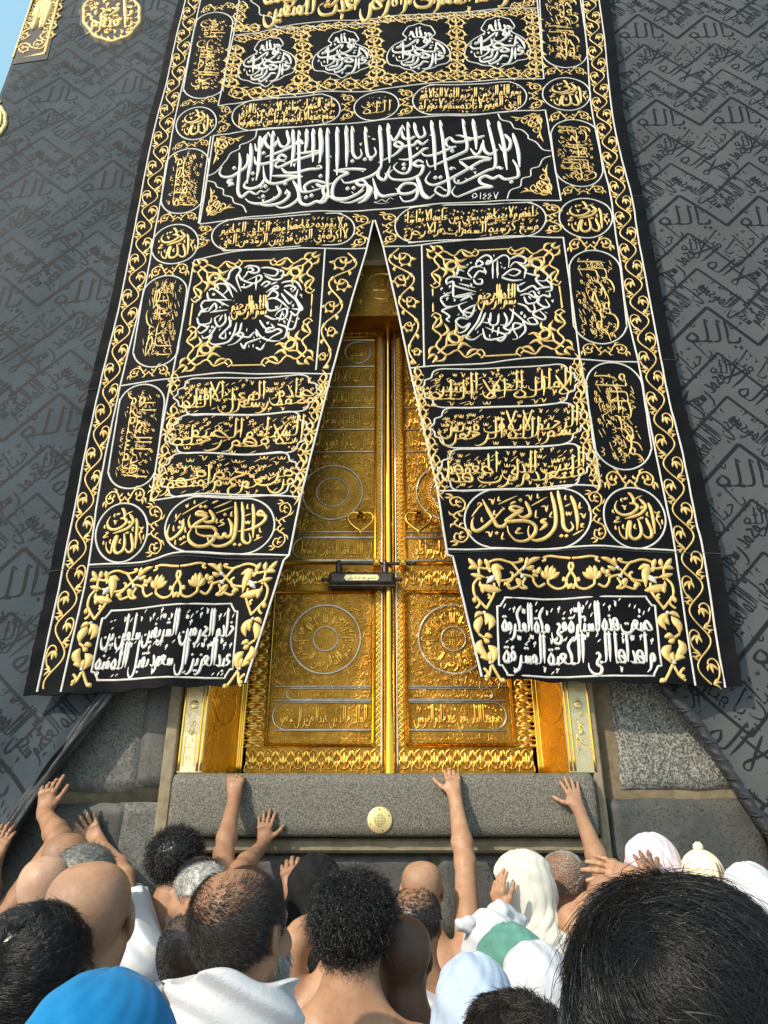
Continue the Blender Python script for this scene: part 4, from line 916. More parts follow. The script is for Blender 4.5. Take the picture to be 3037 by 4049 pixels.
# the two silver wheels of script
def wheel(KT, main, dots, K, c, icx):
    E = Emb(cur_y); put_traced(E, KT, main, dots, '', .0138); rnd = random.Random(2); C = XZ(K(*c)); occ = np.concatenate([spline(plane_pts([KT(*q) for q in p]), 3) for p in traced(main)])
    R = occ - C; rx, ry = np.abs(R[:, 0]).max(), np.abs(R[:, 1]).max()
    for _ in range(160):
        a, r = rnd.uniform(0, 6.283), rnd.uniform(.45, 1.0); p = C + np.array([rx * r * cos(a), ry * r * sin(a)])
        if np.min(np.hypot(*(occ - p).T)) > .019:
            q = np.array([(p[0] + (x - .2) * .03 * cos(a) , p[1] + (y - .2) * .04) for x, y in rnd.choice(MARKS)[0]]); E.add(q, .006, 'pen', k=3); occ = np.concatenate([occ, q])
    o = E.build('script_wheel', M['silver_thread'], curtain)
    q = Quad([(c[0] - icx, c[1] - icx * .74), (c[0] + icx, c[1] - icx * .80), (c[0] + icx, c[1] + icx * .70), (c[0] - icx, c[1] + icx * .76)], 0, K)
    E = Emb(cur_y); put_text(E, q, ['الله الرحيم', 'بسم الرحمن'], (0, 0, 1, 1), weight=.32, overlap=.6, marks=.5)
    E.build('lettering', M['gold_thread'], o)
wheel(T11, '265,160 300,150 320,90 370,55 402,75 370,130 380,180 405,245;265,160 330,200 375,250;430,60 470,43 537,55 542,90 500,102 460,90 440,120 400,160;455,70 480,58 502,80 470,92;385,100 410,150 500,182 562,150 550,118 450,160;400,210 450,212 520,170;525,120 520,235;560,60 620,58 692,80 670,122 600,110 580,100;590,120 660,152 720,142 737,90 700,70;560,200 600,168 632,180 580,212;640,190 690,170;720,180 760,168 840,170 882,235;740,210 790,198 832,220 800,252;640,230 692,220 680,200 600,252;610,290 650,240 692,260 680,292 620,302;720,260 780,340 802,320;740,230 800,280 840,320 872,390 882,370 820,270;850,230 832,300;610,310 650,298 700,310 782,380;610,320 620,392 700,382 722,340;680,450 730,462 762,430 760,380 700,400 668,440;730,400 700,482;790,400 830,432 862,390 800,380;800,420 790,460 770,532 820,532 852,420;590,430 650,460 692,462;550,470 590,530 642,552;640,500 662,530 620,532 600,560 640,562 690,540 722,560 650,600 600,642;690,500 762,530 750,600 710,622;520,540 560,600 640,632 712,632;510,560 480,592 470,602 430,602 378,590 400,568 422,590 360,650 300,667;520,560 532,602;400,650 430,692 450,650 560,610 592,600;520,682 560,700 592,650;370,490 350,570 300,642 200,662 158,640 180,600;410,490 390,560 330,602;330,470 310,520 270,560 238,600 280,612 282,560;280,420 282,480 230,522 198,460 240,430;310,440 322,510 290,542;260,430 230,482;210,520 160,592 110,612 98,590;190,550 150,642;60,540 90,508 142,530 90,572 58,550;70,440 90,408 150,400;60,450 80,502 160,492 172,450;90,350 120,318 180,320;88,350 110,392 150,370;80,400 140,380;160,410 300,390;150,400 170,370 200,338 212,380 180,402;150,240 180,223 230,250 300,312;140,250 150,302 200,312 330,312;230,230 218,190 280,188 302,230 250,282;250,180 300,200 340,292;200,310 310,362',
 '490,100 690,75 715,85 600,205 855,460 125,520 150,520 240,370 260,350', K1, (808, 435), 98)
wheel(T10, '265,190 300,150 345,142 382,120 350,98 328,130 380,152;265,190 300,232;330,100 400,58 442,75 440,112 408,125 420,98 450,110 530,58 577,80 572,150;455,110 455,235;490,100 490,230;580,90 640,63 702,80 690,122 620,110 580,152;640,110 702,160 702,180 690,232;520,220 600,163 662,180 620,212 570,200;520,225 600,247 680,242;700,130 760,138 840,180 872,220 840,252 780,242;700,190 770,208 802,210 780,240 830,292 892,292;640,290 700,260;640,280 660,332 750,288 792,320 802,308 890,300;850,240 892,270 897,320 850,332;660,360 720,348 782,380 760,328 720,342;690,370 720,422 802,400 790,358;882,340 882,370 830,358 788,400 830,442 882,442 850,388;640,420 700,440 740,482 772,470 760,420;880,450 830,460 758,500 830,542 852,520 800,470;580,460 640,510 720,572 792,572 760,528 718,540 740,572;610,460 600,540 560,590 538,600 580,622 652,602 672,580 620,568 608,610 642,680 600,692;680,550 702,620 650,682;540,650 580,642 592,600;500,500 490,572 440,582 418,530;540,490 562,540 550,582 510,582;440,490 430,562 380,562;380,610 400,682 460,692 552,660 440,618 400,600;460,590 450,642;500,600 490,662;480,690 520,702 562,660;375,470 340,560 270,652 258,680 310,692 380,642;400,490 370,560 320,622;330,430 280,450 238,480 290,492 330,470;320,440 300,502 260,522 198,440 260,408;270,540 210,528 178,560 230,602 282,570 250,622 200,642 178,600;130,560 108,540 130,518 100,492 78,470 200,430;80,470 130,440;60,390 80,368 130,360;60,390 100,442 160,442;60,380 150,330;110,280 108,240 160,218 290,240;150,250 180,292 330,332;160,310 170,372 320,350;190,200 200,148 250,140;180,210 200,168 240,180;300,340 200,362 150,372;310,230 350,178 402,190 402,170;310,240 330,272 372,272 372,240 340,238;390,150 402,202;110,270 160,258 150,342;200,270 320,302;210,400 280,368 302,390',
 '265,130 290,115 725,100 745,115 670,500 695,510 90,345 115,345 270,290 545,155 235,510', K2, (780, 378), 104)

# ---- gold ornaments
def orn(): return Emb(cur_y)
def fin(E, name, m='gold_thread'): return E.build(name, M[m], curtain)
def div(q, K=None, vertical=False):
    E = orn(); Q = Quad(q, 0, K); put_units(E, Q, DIV, vertical=vertical); fin(E, 'scroll_ornament')
# between the ovals of the side columns
div([(362, 40), (620, 10), (612, 70), (360, 105)], KA); div([(212, 735), (480, 695), (478, 755), (205, 785)], KA)
div([(165, 1035), (435, 1010), (420, 1070), (150, 1105)], KA); div([(1045, 1400), (1305, 1385), (1290, 1450), (1035, 1475)], K7)
div([(675, 85), (945, 60), (930, 160), (660, 185)], KL); div([(525, 770), (810, 735), (800, 840), (515, 865)], KL); div([(365, 1595), (660, 1560), (640, 1700), (350, 1730)], KL)
div([(1085, 440), (1355, 435), (1360, 495), (1090, 500)], KB); div([(1105, 735), (1385, 720), (1390, 795), (1115, 805)], KB)
div([(30, 1455), (385, 1440), (390, 1525), (45, 1540)], K9); div([(80, 1860), (445, 1840), (455, 1970), (90, 1985)], K9)
div([(155, 595), (490, 600), (500, 700), (170, 700)], KR); div([(310, 1445), (660, 1450), (690, 1600), (330, 1600)], KR)
# upright dividers in the rows
for q, K in (([(490, 775), (590, 765), (570, 965), (465, 975)], KA), ([(1370, 690), (1490, 680), (1480, 870), (1365, 880)], KA), ([(115, 590), (235, 580), (235, 750), (110, 765)], KB), ([(955, 545), (1075, 540), (1085, 715), (975, 720)], KB),
             ([(170, 1030), (310, 1005), (260, 1190), (130, 1230)], KC), ([(1430, 930), (1600, 920), (1560, 1200), (1415, 1200)], KC), ([(85, 860), (250, 855), (245, 1100), (120, 1110)], KD), ([(1345, 790), (1510, 790), (1530, 1030), (1370, 1020)], KD),
             ([(960, 1490), (1065, 1490), (1010, 1765), (905, 1765)], K1), ([(240, 1505), (350, 1510), (345, 1800), (235, 1800)], K1), ([(485, 1455), (625, 1460), (650, 1735), (520, 1740)], K2), ([(1250, 1440), (1365, 1420), (1400, 1720), (1290, 1725)], K2)):
    div(q, K, True)
# leafy scrolls round the lamps
def scr(K, pl, *a, name='scroll_ornament', **k):
    E = orn(); P = plane_pts([K(*p) for p in pl]); put_scrolls(E, P, *a, **k)
    if name == 'scroll_ornament': k2 = dict(k); k2['side'] = -1; put_scrolls(E, P, a[0], a[1], a[2] * .8, **k2)
    fin(E, name)
scr(KA, [(560, 690), (700, 665), (830, 690), (960, 660), (1090, 640), (1250, 625), (1380, 610), (1520, 615), (1650, 600)], .15, .13, .0085)
scr(KB, [(0, 530), (120, 510), (260, 510), (400, 500), (520, 500), (650, 490), (780, 480), (920, 485), (1050, 480)], .14, .13, .0085)
scr(KA, [(600, 290), (740, 270), (900, 240), (1060, 215), (1200, 205), (1400, 185), (1550, 185), (1659, 165)], .10, .12, .0085)
scr(KB, [(0, 130), (150, 125), (300, 115), (450, 105), (600, 100), (800, 90), (1030, 75)], .10, .12, .0085)
for a in ([(620, 330), (590, 480), (560, 640)], [(1085, 230), (1110, 400), (1090, 620)], [(1600, 200), (1640, 400), (1640, 580)]): scr(KA, a, .16, .13, .009, leaf=1.3)
for a in ([(500, 110), (515, 300), (510, 480)], [(1000, 90), (1020, 300), (1035, 470)]): scr(KB, a, .16, .13, .009, leaf=1.3)
for a in ([(665, 10), (640, 120), (620, 230)], [(640, 225), (700, 200), (790, 205)]): scr(KA, a, .11, .12, .009)
scr(KB, [(860, 50), (960, 30), (1010, 0)], .10, .11, .009)
# bars and leafy corners round the wheels
def corner(Q, m):
    E = orn(); fx, fy = m
    def g(p): p = np.asarray(p, float); x, y = p[..., 0], p[..., 1]; return Q(np.stack([x if not fx else 1 - x, y if fy else 1 - y], -1))
    for sw in (0, 1):
        f = (lambda p: [(b, a) for a, b in p]) if sw else (lambda p: p)
        for P, w_, pr in (([(.05, .12), (.12, .05), (.2, .09), (.26, .03), (.33, .06), (.36, .04)], .012, 'line'), ([(.06, .06), (.12, .12), (.19, .13), (.22, .19), (.17, .22)], .011, 'line'),
                          ([(.2, .09), (.24, .14), (.30, .11)], .022, 'leaf'), ([(.26, .04), (.3, .09), (.36, .085)], .020, 'leaf'), ([(.12, .05), (.1, .01), (.05, .0)], .018, 'leaf'), ([(.05, .05), (.02, .05), (-.01, .02)], .022, 'leaf'),
                          ([(.17, .13), (.14, .2), (.2, .26)], .022, 'leaf'), ([(.21, .18), (.26, .2), (.3, .19)], .02, 'leaf'), ([(.32, .05), (.36, .09), (.39, .05), (.36, .02)], .010, 'line')):
            E.add(g(f(P)), w_, pr, k=3)
    fin(E, 'corner_ornament')
for q, K in (([(505, 180), (1195, 135), (1155, 745), (425, 790)], K1), ([(400, 105), (1120, 85), (1200, 690), (410, 735)], K2)):
    Q = Quad(q, 0, K)
    for m in ((0, 0), (1, 0), (0, 1), (1, 1)): corner(Q, m)
    for a, b_ in (((.39, .965), (.61, .965)), ((.39, .035), (.61, .035)), ((.035, .40), (.035, .60)), ((.965, .40), (.965, .60))): E = orn(); E.add(Q(np.array([a, b_])), .011, 'line', smooth=False); fin(E, 'gold_bar')
# triangles beside the big silver field
def tri(K, c, a, b_):
    E = orn(); C, A, B = XZ(K(*c)), XZ(K(*a)), XZ(K(*b_))
    g = lambda p: C + np.asarray(p, float)[..., :1] * (A - C) + np.asarray(p, float)[..., 1:] * (B - C)
    for sw in (0, 1):
        f = (lambda p: [(y, x) for x, y in p]) if sw else (lambda p: p)
        for P, w_, pr in (([(.08, .08), (.3, .12), (.45, .3), (.35, .45), (.22, .35), (.32, .28)], .008, 'line'), ([(.3, .1), (.5, .06), (.65, .2), (.55, .32), (.47, .2)], .008, 'line'), ([(.6, .1), (.75, .12), (.98, .04)], .016, 'leaf'), ([(.7, .1), (.8, .2), (.85, .16)], .012, 'leaf'),
                          ([(.1, .2), (.2, .14), (.3, .22)], .014, 'leaf'), ([(.15, .05), (.3, .03), (.42, .08)], .014, 'leaf'), ([(.05, .05), (.15, .25), (.1, .4)], .012, 'leaf'), ([(.3, .3), (.36, .36), (.44, .36)], .014, 'leaf'), ([(.45, .1), (.52, .16), (.6, .14)], .014, 'leaf')):
            E.add(g(f(P)), w_, pr, k=3)
    fin(E, 'corner_ornament')
tri(KC, (312, 292), (560, 275), (285, 530)); tri(KC, (232, 960), (265, 705), (480, 885)); tri(KD, (1350, 92), (1105, 112), (1375, 320)); tri(KD, (1445, 735), (1405, 480), (1180, 720))
# strips along the slit
scr(K1, [(1350, 140), (1295, 330), (1260, 480), (1235, 620), (1215, 770)], lambda t: .19 - .12 * t, .17, .0105, leaf=1.4, name='slit_vine')
scr(K2, [(245, 115), (275, 290), (305, 480), (325, 620), (340, 745)], lambda t: .19 - .12 * t, .17, .0105, -1, leaf=1.4, name='slit_vine')
# sprays beside the scalloped fields
def spray(K, pts, s=1.0):
    for (x, y, sg) in pts:
        E = orn(); c = XZ(K(x, y))
        for dz in (1, -1):
            for P, w_, pr in (([(0, 0), (.02 * sg, .03), (.0, .06), (-.02 * sg, .04)], .007, 'line'), ([(0, .0), (-.018 * sg, .045), (.012 * sg, .095)], .015, 'leaf'), ([(0, .01), (.022 * sg, .02), (.035 * sg, .005)], .012, 'leaf'), ([(.0, .0), (-.03 * sg, .012), (-.04 * sg, .03)], .012, 'leaf')):
                E.add(np.array([(c[0] + a * s, c[1] + b * dz * s) for a, b in P]), w_ * s, pr, k=3)
        E.dot(c, .011 * s); fin(E, 'spray_ornament')
spray(K1, [(400, 850, 1), (395, 1030, 1), (345, 1250, 1), (300, 1430, 1), (1215, 850, -1), (1170, 1000, -1), (1110, 1230, -1), (1070, 1430, -1), (330, 1360, 1), (375, 1120, 1), (1195, 920, -1), (1140, 1120, -1), (1090, 1330, -1)])
spray(K2, [(350, 820, 1), (375, 985, 1), (425, 1200, 1), (475, 1400, 1), (1225, 760, -1), (1232, 945, -1), (1270, 1165, -1), (1320, 1370, -1), (365, 920, 1), (400, 1090, 1), (450, 1300, 1), (1240, 850, -1), (1265, 1060, -1), (1305, 1280, -1)])
# big leafy borders over the lowest fields
LOWB = [('L', 11, '365,125 460,200 540,215;360,70 430,85 520,60 590,75 617,112 600,150;430,95 375,172;580,130 640,125 682,125 687,205;560,205 640,190;590,230 600,300 690,420;700,195 745,240 757,310 735,350 690,410;800,600 760,628;750,820 720,890 690,945;760,830 800,900 845,935;20,50 80,45 160,35 210,45;210,40 196,62 222,74;185,205 180,240 120,272 60,255 45,200;20,150 50,210 30,272;45,200 72,212 66,188;'
  '210,235 260,257 290,222 300,187 360,170;260,180 300,170;350,190 377,240 348,265 395,262 420,205;400,250 470,272 492,250;375,175 430,95 460,75;360,70 362,55 385,60;460,150 440,165 455,205 500,235;772,412 748,397 730,370 745,330;655,345 640,325 655,310;835,845 812,868 800,905;20,80 30,110 15,150'),
 ('F', 34, '500,130 560,112 552,180 556,262;545,285 620,272 690,250 692,212;715,445 668,510 706,572;740,470 795,540 802,602;790,640 826,700 768,775;740,680 698,730 742,812'),
 ('F', 21, '625,55 612,90 600,125;740,50 715,90 680,120;662,52 665,90 682,120;757,128 720,115 680,130;752,165 700,178 640,192;692,305 684,275 692,240;772,375 760,340 745,325;720,450 765,452 802,482;702,470 705,505 727,535;690,625 725,612 760,622;712,590 735,612 762,622;718,657 745,650 767,628;842,772 805,765 765,795;752,728 748,765 765,805;700,945 680,935 655,950;'
  '228,45 290,65 347,117;325,42 328,80 352,115;278,105 315,125 352,120;98,150 135,180 178,207;130,120 145,160 176,205;145,103 165,150 180,205;182,100 192,150 184,205;222,140 215,175 186,207;238,112 250,145 272,168;286,130 278,150 270,172;420,195 395,225 402,255;30,262 12,250 18,230;470,265 500,235 520,250;840,925 820,905 800,905'),
 ('S', 17, '340,105 352,120 362,138;358,165 372,180 386,195;700,435 715,446 730,450;745,800 760,806 778,812')]
def dlt(A, B):
    m = []
    for (x, y), (u, v) in zip(A, B): m += [[x, y, 1, 0, 0, 0, -u * x, -u * y, -u], [0, 0, 0, x, y, 1, -v * x, -v * y, -v]]
    return np.linalg.svd(np.array(m))[2][-1].reshape(3, 3)
HL = dlt([K4(170, 140), K4(1240, 130), K4(1335, 780), K4(250, 735)], [K3(1405, 165), K3(350, 212), K3(212, 868), K3(1215, 828)])
for side in (0, 1):
    Eg, Es = orn(), orn()
    for mir in (0, 1):
        for kind, wd, txt in LOWB:
            for s_ in txt.split(';'):
                p = np.array([tuple(map(float, q.split(','))) for q in s_.split()]); q = np.stack([2250 + p[:, 0] / 1.8308, 2180 + p[:, 1] / 1.8308], -1)
                if mir:
                    d = q[:, 0] - 2261; q[:, 0] = 2261 - d + (p[:, 1] - 130) / 720 * 88 * np.clip(d / 380, 0, 1.2) - 6
                else: q[:, 0] = q[:, 0]
                if side: q3 = np.c_[q, np.ones(len(q))] @ HL.T; q = q3[:, :2] / q3[:, 2:]
                (Es if kind == 'S' else Eg).add(plane_pts(q), wd * .00122, 'line' if kind == 'L' else 'leaf', k=4, **({'h': .009} if kind != 'L' else {}))
        c = np.array([(2250 + 605 / 1.8308, 2180 + 205 / 1.8308)]);
        c = np.concatenate([c + (-16, -16), c, c + (16, 16)])
        if mir: c[:, 0] = 4522 - c[:, 0] - 2
        if side: q3 = np.c_[c, np.ones(3)] @ HL.T; c = q3[:, :2] / q3[:, 2:]
        Es.add(plane_pts(c), .030, 'leaf', h=.012)
    fin(Eg, 'flower_border'); fin(Es, 'silver_bud', 'silver_thread')
# ------------------------------------------------------------------ the golden door
YD = .36
XM = 600 + 821 / .8732                                          # photo column of its middle line
def gsurf(y): return lambda X, Z: np.full(np.shape(X), y)
ZD0 = SZ1 + .002
door = empty('golden_door', (XZ((XM, 3000), YD)[0], YD, ZD0), 'tall golden double door covered in raised floral work and script', 'door')
XD = XZ((XM, 3000), YD)[0]
def leaf_build(m):
    def C(K): return (lambda x, y: K(x, y)) if not m else (lambda x, y: (2 * XM - K(x, y)[0], K(x, y)[1]))
    A, B = C(K6), C(K5)
    def P(K, x, y, y0=YD): return XZ(K(x, y), y0)
    def rect(K, x0, y0, x1, y1, yy=YD):                          # a true rectangle on the leaf, sized where the photo shows it
        ym = (y0 + y1) / 2; xa, xb = XZ(K(x0, ym), yy)[0], XZ(K(x1, ym), yy)[0]; za, zc = XZ(K(x0, y0), yy)[1], XZ(K(x0, y1), yy)[1]
        xa, xb = min(xa, xb), max(xa, xb); q = Quad([(0, 0)] * 4); q.q = np.array([(xa, za), (xb, za), (xb, zc), (xa, zc)]); q.f = quadmap(q.q); q.w = xb - xa; q.h = za - zc; return q
    xo = XZ(A(322, 700), YD)[0]; xi = XZ(A(798, 700), YD)[0]; x0, x1 = min(xo, xi), max(xo, xi); sgn = 1 if not m else -1
    ztop = XZ(B(700, 430), YD)[1] + .03
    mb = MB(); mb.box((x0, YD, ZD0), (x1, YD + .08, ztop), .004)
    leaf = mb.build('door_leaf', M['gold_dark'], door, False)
    # ---- floral frieze bands
    E = Emb(gsurf(YD))
    def palm(Q, n, vert=False, w_=.010):
        L = Q.w if not vert else Q.h; Hh = Q.h if not vert else Q.w
        g = (lambda p: Q(np.asarray(p, float))) if not vert else (lambda p: Q(np.asarray(p, float)[..., ::-1]))
        for i in range(n):
            c = (i + .5) / n; d = .5 / n; k = 1 if i % 2 == 0 else -1; fl = (lambda y: y) if k > 0 else (lambda y: 1 - y)
            for s_ in (-1, 1):
                E.add(g([(c + s_ * d, .0), (c + s_ * d * .95, .25), (c + s_ * d * .45, .5), (c + s_ * d * .6, .78), (c, .98)]), w_ * .7, 'line', h=.007, k=3)
                E.add(g([(c, .12), (c + s_ * d * .5, .2), (c + s_ * d * .62, .45), (c + s_ * d * .3, .55)]), w_ * .8, 'tip', h=.008, k=3)
                E.add(g([(c, fl(.3)), (c + s_ * d * .35, fl(.5)), (c + s_ * d * .3, fl(.72))]), w_ * 1.9, 'leaf', h=.010, k=3)
                E.add(g([(c + s_ * d * .98, .95), (c + s_ * d * .8, .8), (c + s_ * d * .7, .55)]), w_ * 1.7, 'leaf', h=.009, k=3)
                E.add(g([(c + s_ * d * .9, .5), (c + s_ * d * .8, .35), (c + s_ * d * .9, .15)]), w_ * 1.5, 'leaf', h=.008, k=3)
            E.add(g([(c, fl(.22)), (c + .02 * d, fl(.5)), (c, fl(.86))]), w_ * 2.2, 'leaf', h=.012, k=3)
            E.dot(g([(c, fl(.2))])[0], w_ * .7)
    palm(rect(A, 322, 664, 797, 744), 9); palm(rect(A, 440, 46, 765, 104), 6)
    palm(rect(A, 325, 112, 405, 660), 12, True); palm(rect(B, 600, 450, 800, 550), 4)
    palm(rect(A, 330, -420, 405, 44), 10, True)
    Qs = rect(A, 771, 120, 796, 655); n = 26
    for zz, kk in ((0, 26), (1, 60)):
        Q = Qs if zz == 0 else rect(B, 812, 560, 856, 2140)
        t = np.linspace(0, 1, kk * 6); ph = t * kk * pi
        for s_ in (-1, 1): E.add(Q(np.stack([.5 + s_ * .34 * np.sin(ph), t], -1)), .006, 'line', h=.005, k=1)
        for i in range(kk): E.add(Q(np.array([(.5, (i + .25) / kk), (.52, (i + .5) / kk), (.5, (i + .75) / kk)])), .012, 'leaf', h=.006, k=2)
    E.build('floral_frieze', M['gold_relief'], leaf)
    # ---- framed panels
    mb = MB()
    def frame(Q, t=.016, d=.016):
        (xa, za), (xb, _), (_, zc) = Q.q[0], Q.q[1], Q.q[2]
        for k, (tt, dd) in enumerate(((t, d), (t * .55, d * 1.6))):
            for lo_, hi_ in (((xa - tt, YD - dd, zc - tt), (xb + tt, YD + .001 + k * .002, zc)), ((xa - tt, YD - dd, za), (xb + tt, YD + .001 + k * .002, za + tt)), ((xa - tt, YD - dd, zc + .0002), (xa - .0002, YD + .001 + k * .002, za - .0002)), ((xb + .0002, YD - dd, zc + .0002), (xb + tt, YD + .001 + k * .002, za - .0002))):
                mb.box(lo_, hi_, .004)
    Ql = rect(A, 415, 128, 757, 646); frame(Ql)
    Qu = rect(B, 150, 562, 797, 2030); frame(Qu, .012, .012)
    mb.build('panel_frame', M['gold_bright'], leaf)
    E = Emb(gsurf(YD)); E.hk = .7; rnd = random.Random(5 + m)
    def arabesque(Q, step, avoid=(), w_=.0065):
        nx, nz = max(2, int(Q.w / step)), max(2, int(Q.h / step))
        for i in range(nx):
            for j in range(nz):
                c = Q(np.array([(i + .5 + rnd.uniform(-.2, .2)) / nx, (j + .5 + rnd.uniform(-.2, .2)) / nz]))
                if any(np.hypot(c[0] - a[0], c[1] - a[1]) < a[2] for a in avoid): continue
                a0 = rnd.uniform(0, 6.3); sg = rnd.choice((-1, 1)); r = step * rnd.uniform(.42, .6)
                q_ = spiral(c, r, a0, .62, sg, 7); q_ = np.concatenate([[q_[0] + (q_[0] - q_[1]) * 1.1 + (q_[0] - c) * .25], q_]); E.add(q_, w_, 'tip', h=.0055, k=1)
                for P_, ww, pr in flower(c, a0 + 1, r * .8, 3): E.add(P_, ww * .7, pr, h=.007, k=2)
    cr = P(A, 600, 285); rr = abs(P(A, 720, 285)[0] - cr[0])
    Qa = rect(A, 420, 130, 755, 446); arabesque(Qa, .040, [(cr[0], cr[1], rr)])
    cs = P(B, 522, 1570); rs = abs(P(B, 718, 1570)[0] - cs[0])
    Qb_ = rect(B, 200, 1325, 795, 1822); arabesque(Qb_, .040, [(cs[0], cs[1], rs)])
    E.build('arabesque', M['gold_relief'], leaf)
    # ---- bars of silver bead
    E = Emb(gsurf(YD))
    for K, x0_, x1_, ys in ((A, 420, 757, (449, 498, 601)), (B, 160, 797, (575, 748, 882, 1018, 1160, 1306, 1832, 1866, 2022))):
        for y in ys:
            a, b_ = P(K, x0_, y), P(K, x1_, y); E.add(np.array([(a[0], a[1]), (b_[0], a[1])]), .009, 'line', smooth=False, h=.008)
    def ring(c, r, wd, rope=True):
        th = np.linspace(0, 2 * pi, 64, endpoint=False)
        E.add(np.stack([c[0] + r * cos_(th), c[1] + r * sin_(th)], -1), wd, 'line', closed=True, k=1, h=wd * .6)
        if rope:
            for t in np.linspace(0, 2 * pi, int(r * 2 * pi / .011), endpoint=False):
                E.add(np.array([(c[0] + (r - wd * .5) * cos(t), c[1] + (r - wd * .5) * sin(t)), (c[0] + (r + wd * .5) * cos(t + .006 / r), c[1] + (r + wd * .5) * sin(t + .006 / r))]), .004, 'line', smooth=False, h=wd * .95)
    ring(cr, rr, .012); ring(cr, rr * .35, .009); ring(cs, rs, .010); ring(cs, rs * .53, .007)
    ca = P(B, 690, 655); ra = abs(P(B, 775, 655)[0] - ca[0]); ring(ca, ra, .009)
    def half_pill(Q):                                             # closed at the outer end only
        p = outline('pill', Q); k = p[(p[:, 0] < .5) if not m else (p[:, 0] > .5)]
        c_ = np.concatenate([[(1, 1)], k, [(1, 0)]]) if not m else np.concatenate([[(0, 0)], k, [(0, 1)]])
        E.add(Q(dense(c_, 3, False)), .008, 'line', smooth=False, h=.007)
    Qp1 = rect(A, 466, 456, 757, 494); Qp2 = rect(A, 418, 504, 757, 598); Qp3 = rect(B, 262, 1872, 797, 2014)
    for Q in (Qp1, Qp2, Qp3): half_pill(Q)
    E.build('bead_moulding', M['steel'], leaf)
    # ---- lettering in relief
    E = Emb(gsurf(YD)); E.hk = .85
    put_text(E, Qp2, ['صنع هذا الباب في عهد خادم الحرمين' if m else 'الملك خالد بن عبدالعزيز ال سعود'], (.06, .0, .96, 1), weight=.32, overlap=0, marks=.9)
    put_text(E, Qp1, ['تشرف بافتتاحه بعون الله'], (.08, .0, .98, 1), weight=.4); put_text(E, rect(A, 440, 610, 755, 640), ['عمل احمد ابراهيم بدر بمكة'], (.02, 0, .98, 1), weight=.4)
    put_text(E, Qp3, ['قل يا عبادي الذين اسرفوا على' if m else 'ان الله يغفر الذنوب جميعا'], (.1, 0, .97, 1), weight=.32, marks=.9)
    rows = [('لا اله الا الله وحده', 750, 880), ('فيها اسم الله الناس الشهر الحرام', 884, 1016), ('رب ادخلني مدخل صدق', 1020, 1158), ('وقال ربكم ادعوني استجب', 1162, 1304)]
    for t, a, b_ in rows: put_text(E, rect(B, 300, a, 797, b_), [t], (.0, .04, .99, .96), weight=.32, marks=.9, seed=a)
    put_ring(E, cr, rr, rr, .42, .93, 'بسم الله الرحمن الرحيم قل هو الله احد الله الصمد لم يلد', -.3, .0095)
    q = Quad([(0, 0)] * 4); s_ = rr * .26; q.q = np.array([(cr[0] - s_, cr[1] + s_), (cr[0] + s_, cr[1] + s_), (cr[0] + s_, cr[1] - s_), (cr[0] - s_, cr[1] - s_)]); q.f = quadmap(q.q); q.w = q.h = 2 * s_
    put_text(E, q, ['لا اله', 'الا الله'], (0, 0, 1, 1), weight=.3)
    q2 = Quad([(0, 0)] * 4); s_ = rs * .40; q2.q = np.array([(cs[0] - s_, cs[1] + s_), (cs[0] + s_, cs[1] + s_), (cs[0] + s_, cs[1] - s_), (cs[0] - s_, cs[1] - s_)]); q2.f = quadmap(q2.q); q2.w = q2.h = 2 * s_
    put_text(E, q2, ['الله جل', 'جلاله'] if m else ['محمد', 'رسول الله'], (0, 0, 1, 1), weight=.26)
    q3 = Quad([(0, 0)] * 4); s_ = ra * .7; q3.q = np.array([(ca[0] - s_, ca[1] + s_), (ca[0] + s_, ca[1] + s_), (ca[0] + s_, ca[1] - s_), (ca[0] - s_, ca[1] - s_)]); q3.f = quadmap(q3.q); q3.w = q3.h = 2 * s_
    put_text(E, q3, ['الله' if m else 'محمد'], (0, 0, 1, 1), weight=.3)
    for i in range(64):                                           # rays of the sun wheel
        t = i / 64 * 2 * pi; l = (.58, .86 if i % 8 == 0 else (.78 if i % 4 == 0 else .70 + .05 * (i % 2)))
        E.add(np.array([(cs[0] + rs * l[0] * cos(t), cs[1] + rs * l[0] * sin(t)), (cs[0] + rs * l[1] * cos(t), cs[1] + rs * l[1] * sin(t))]), .006, 'tip', smooth=False, h=.004)
    E.build('lettering', M['gold_relief'], leaf)
    # ---- heart shaped pull
    mb = MB(); c = P(B, 708, 1722, YD - .03); k = abs(P(B, 800, 1722, YD - .03)[0] - P(B, 708, 1722, YD - .03)[0])
    mb.box((c[0] - .022, YD - .045, c[1] - .026), (c[0] + .022, YD + .002, c[1] + .026), .006)
    mb.box((c[0] - .014, YD - .062, c[1] - .012), (c[0] + .014, YD - .04, c[1] + .012), .005)
    hp = [(0, -.02), (.35, .10), (.75, .05), (.95, -.35), (.80, -.75), (.42, -1.15), (.12, -1.38), (0, -1.55)]
    hp = hp + [(-x, y) for x, y in hp[-2::-1]]
    h3 = spline(np.array([(c[0] + x * k * .95, YD - .050 - .012 * (-y), c[1] + y * k * .95) for x, y in hp]), 5)
    mb.tube(h3, .0085, 10, False)
    tip = h3[np.argmin(h3[:, 2])]; mb.lathe([(0, .014), (.009, .008), (.011, 0), (.006, -.01), (0, -.018)], tip, 'z', 12)
    mb.build('door_pull', M['gold_bright'], leaf)
    return leaf
for m in (0, 1): leaf_build(m)
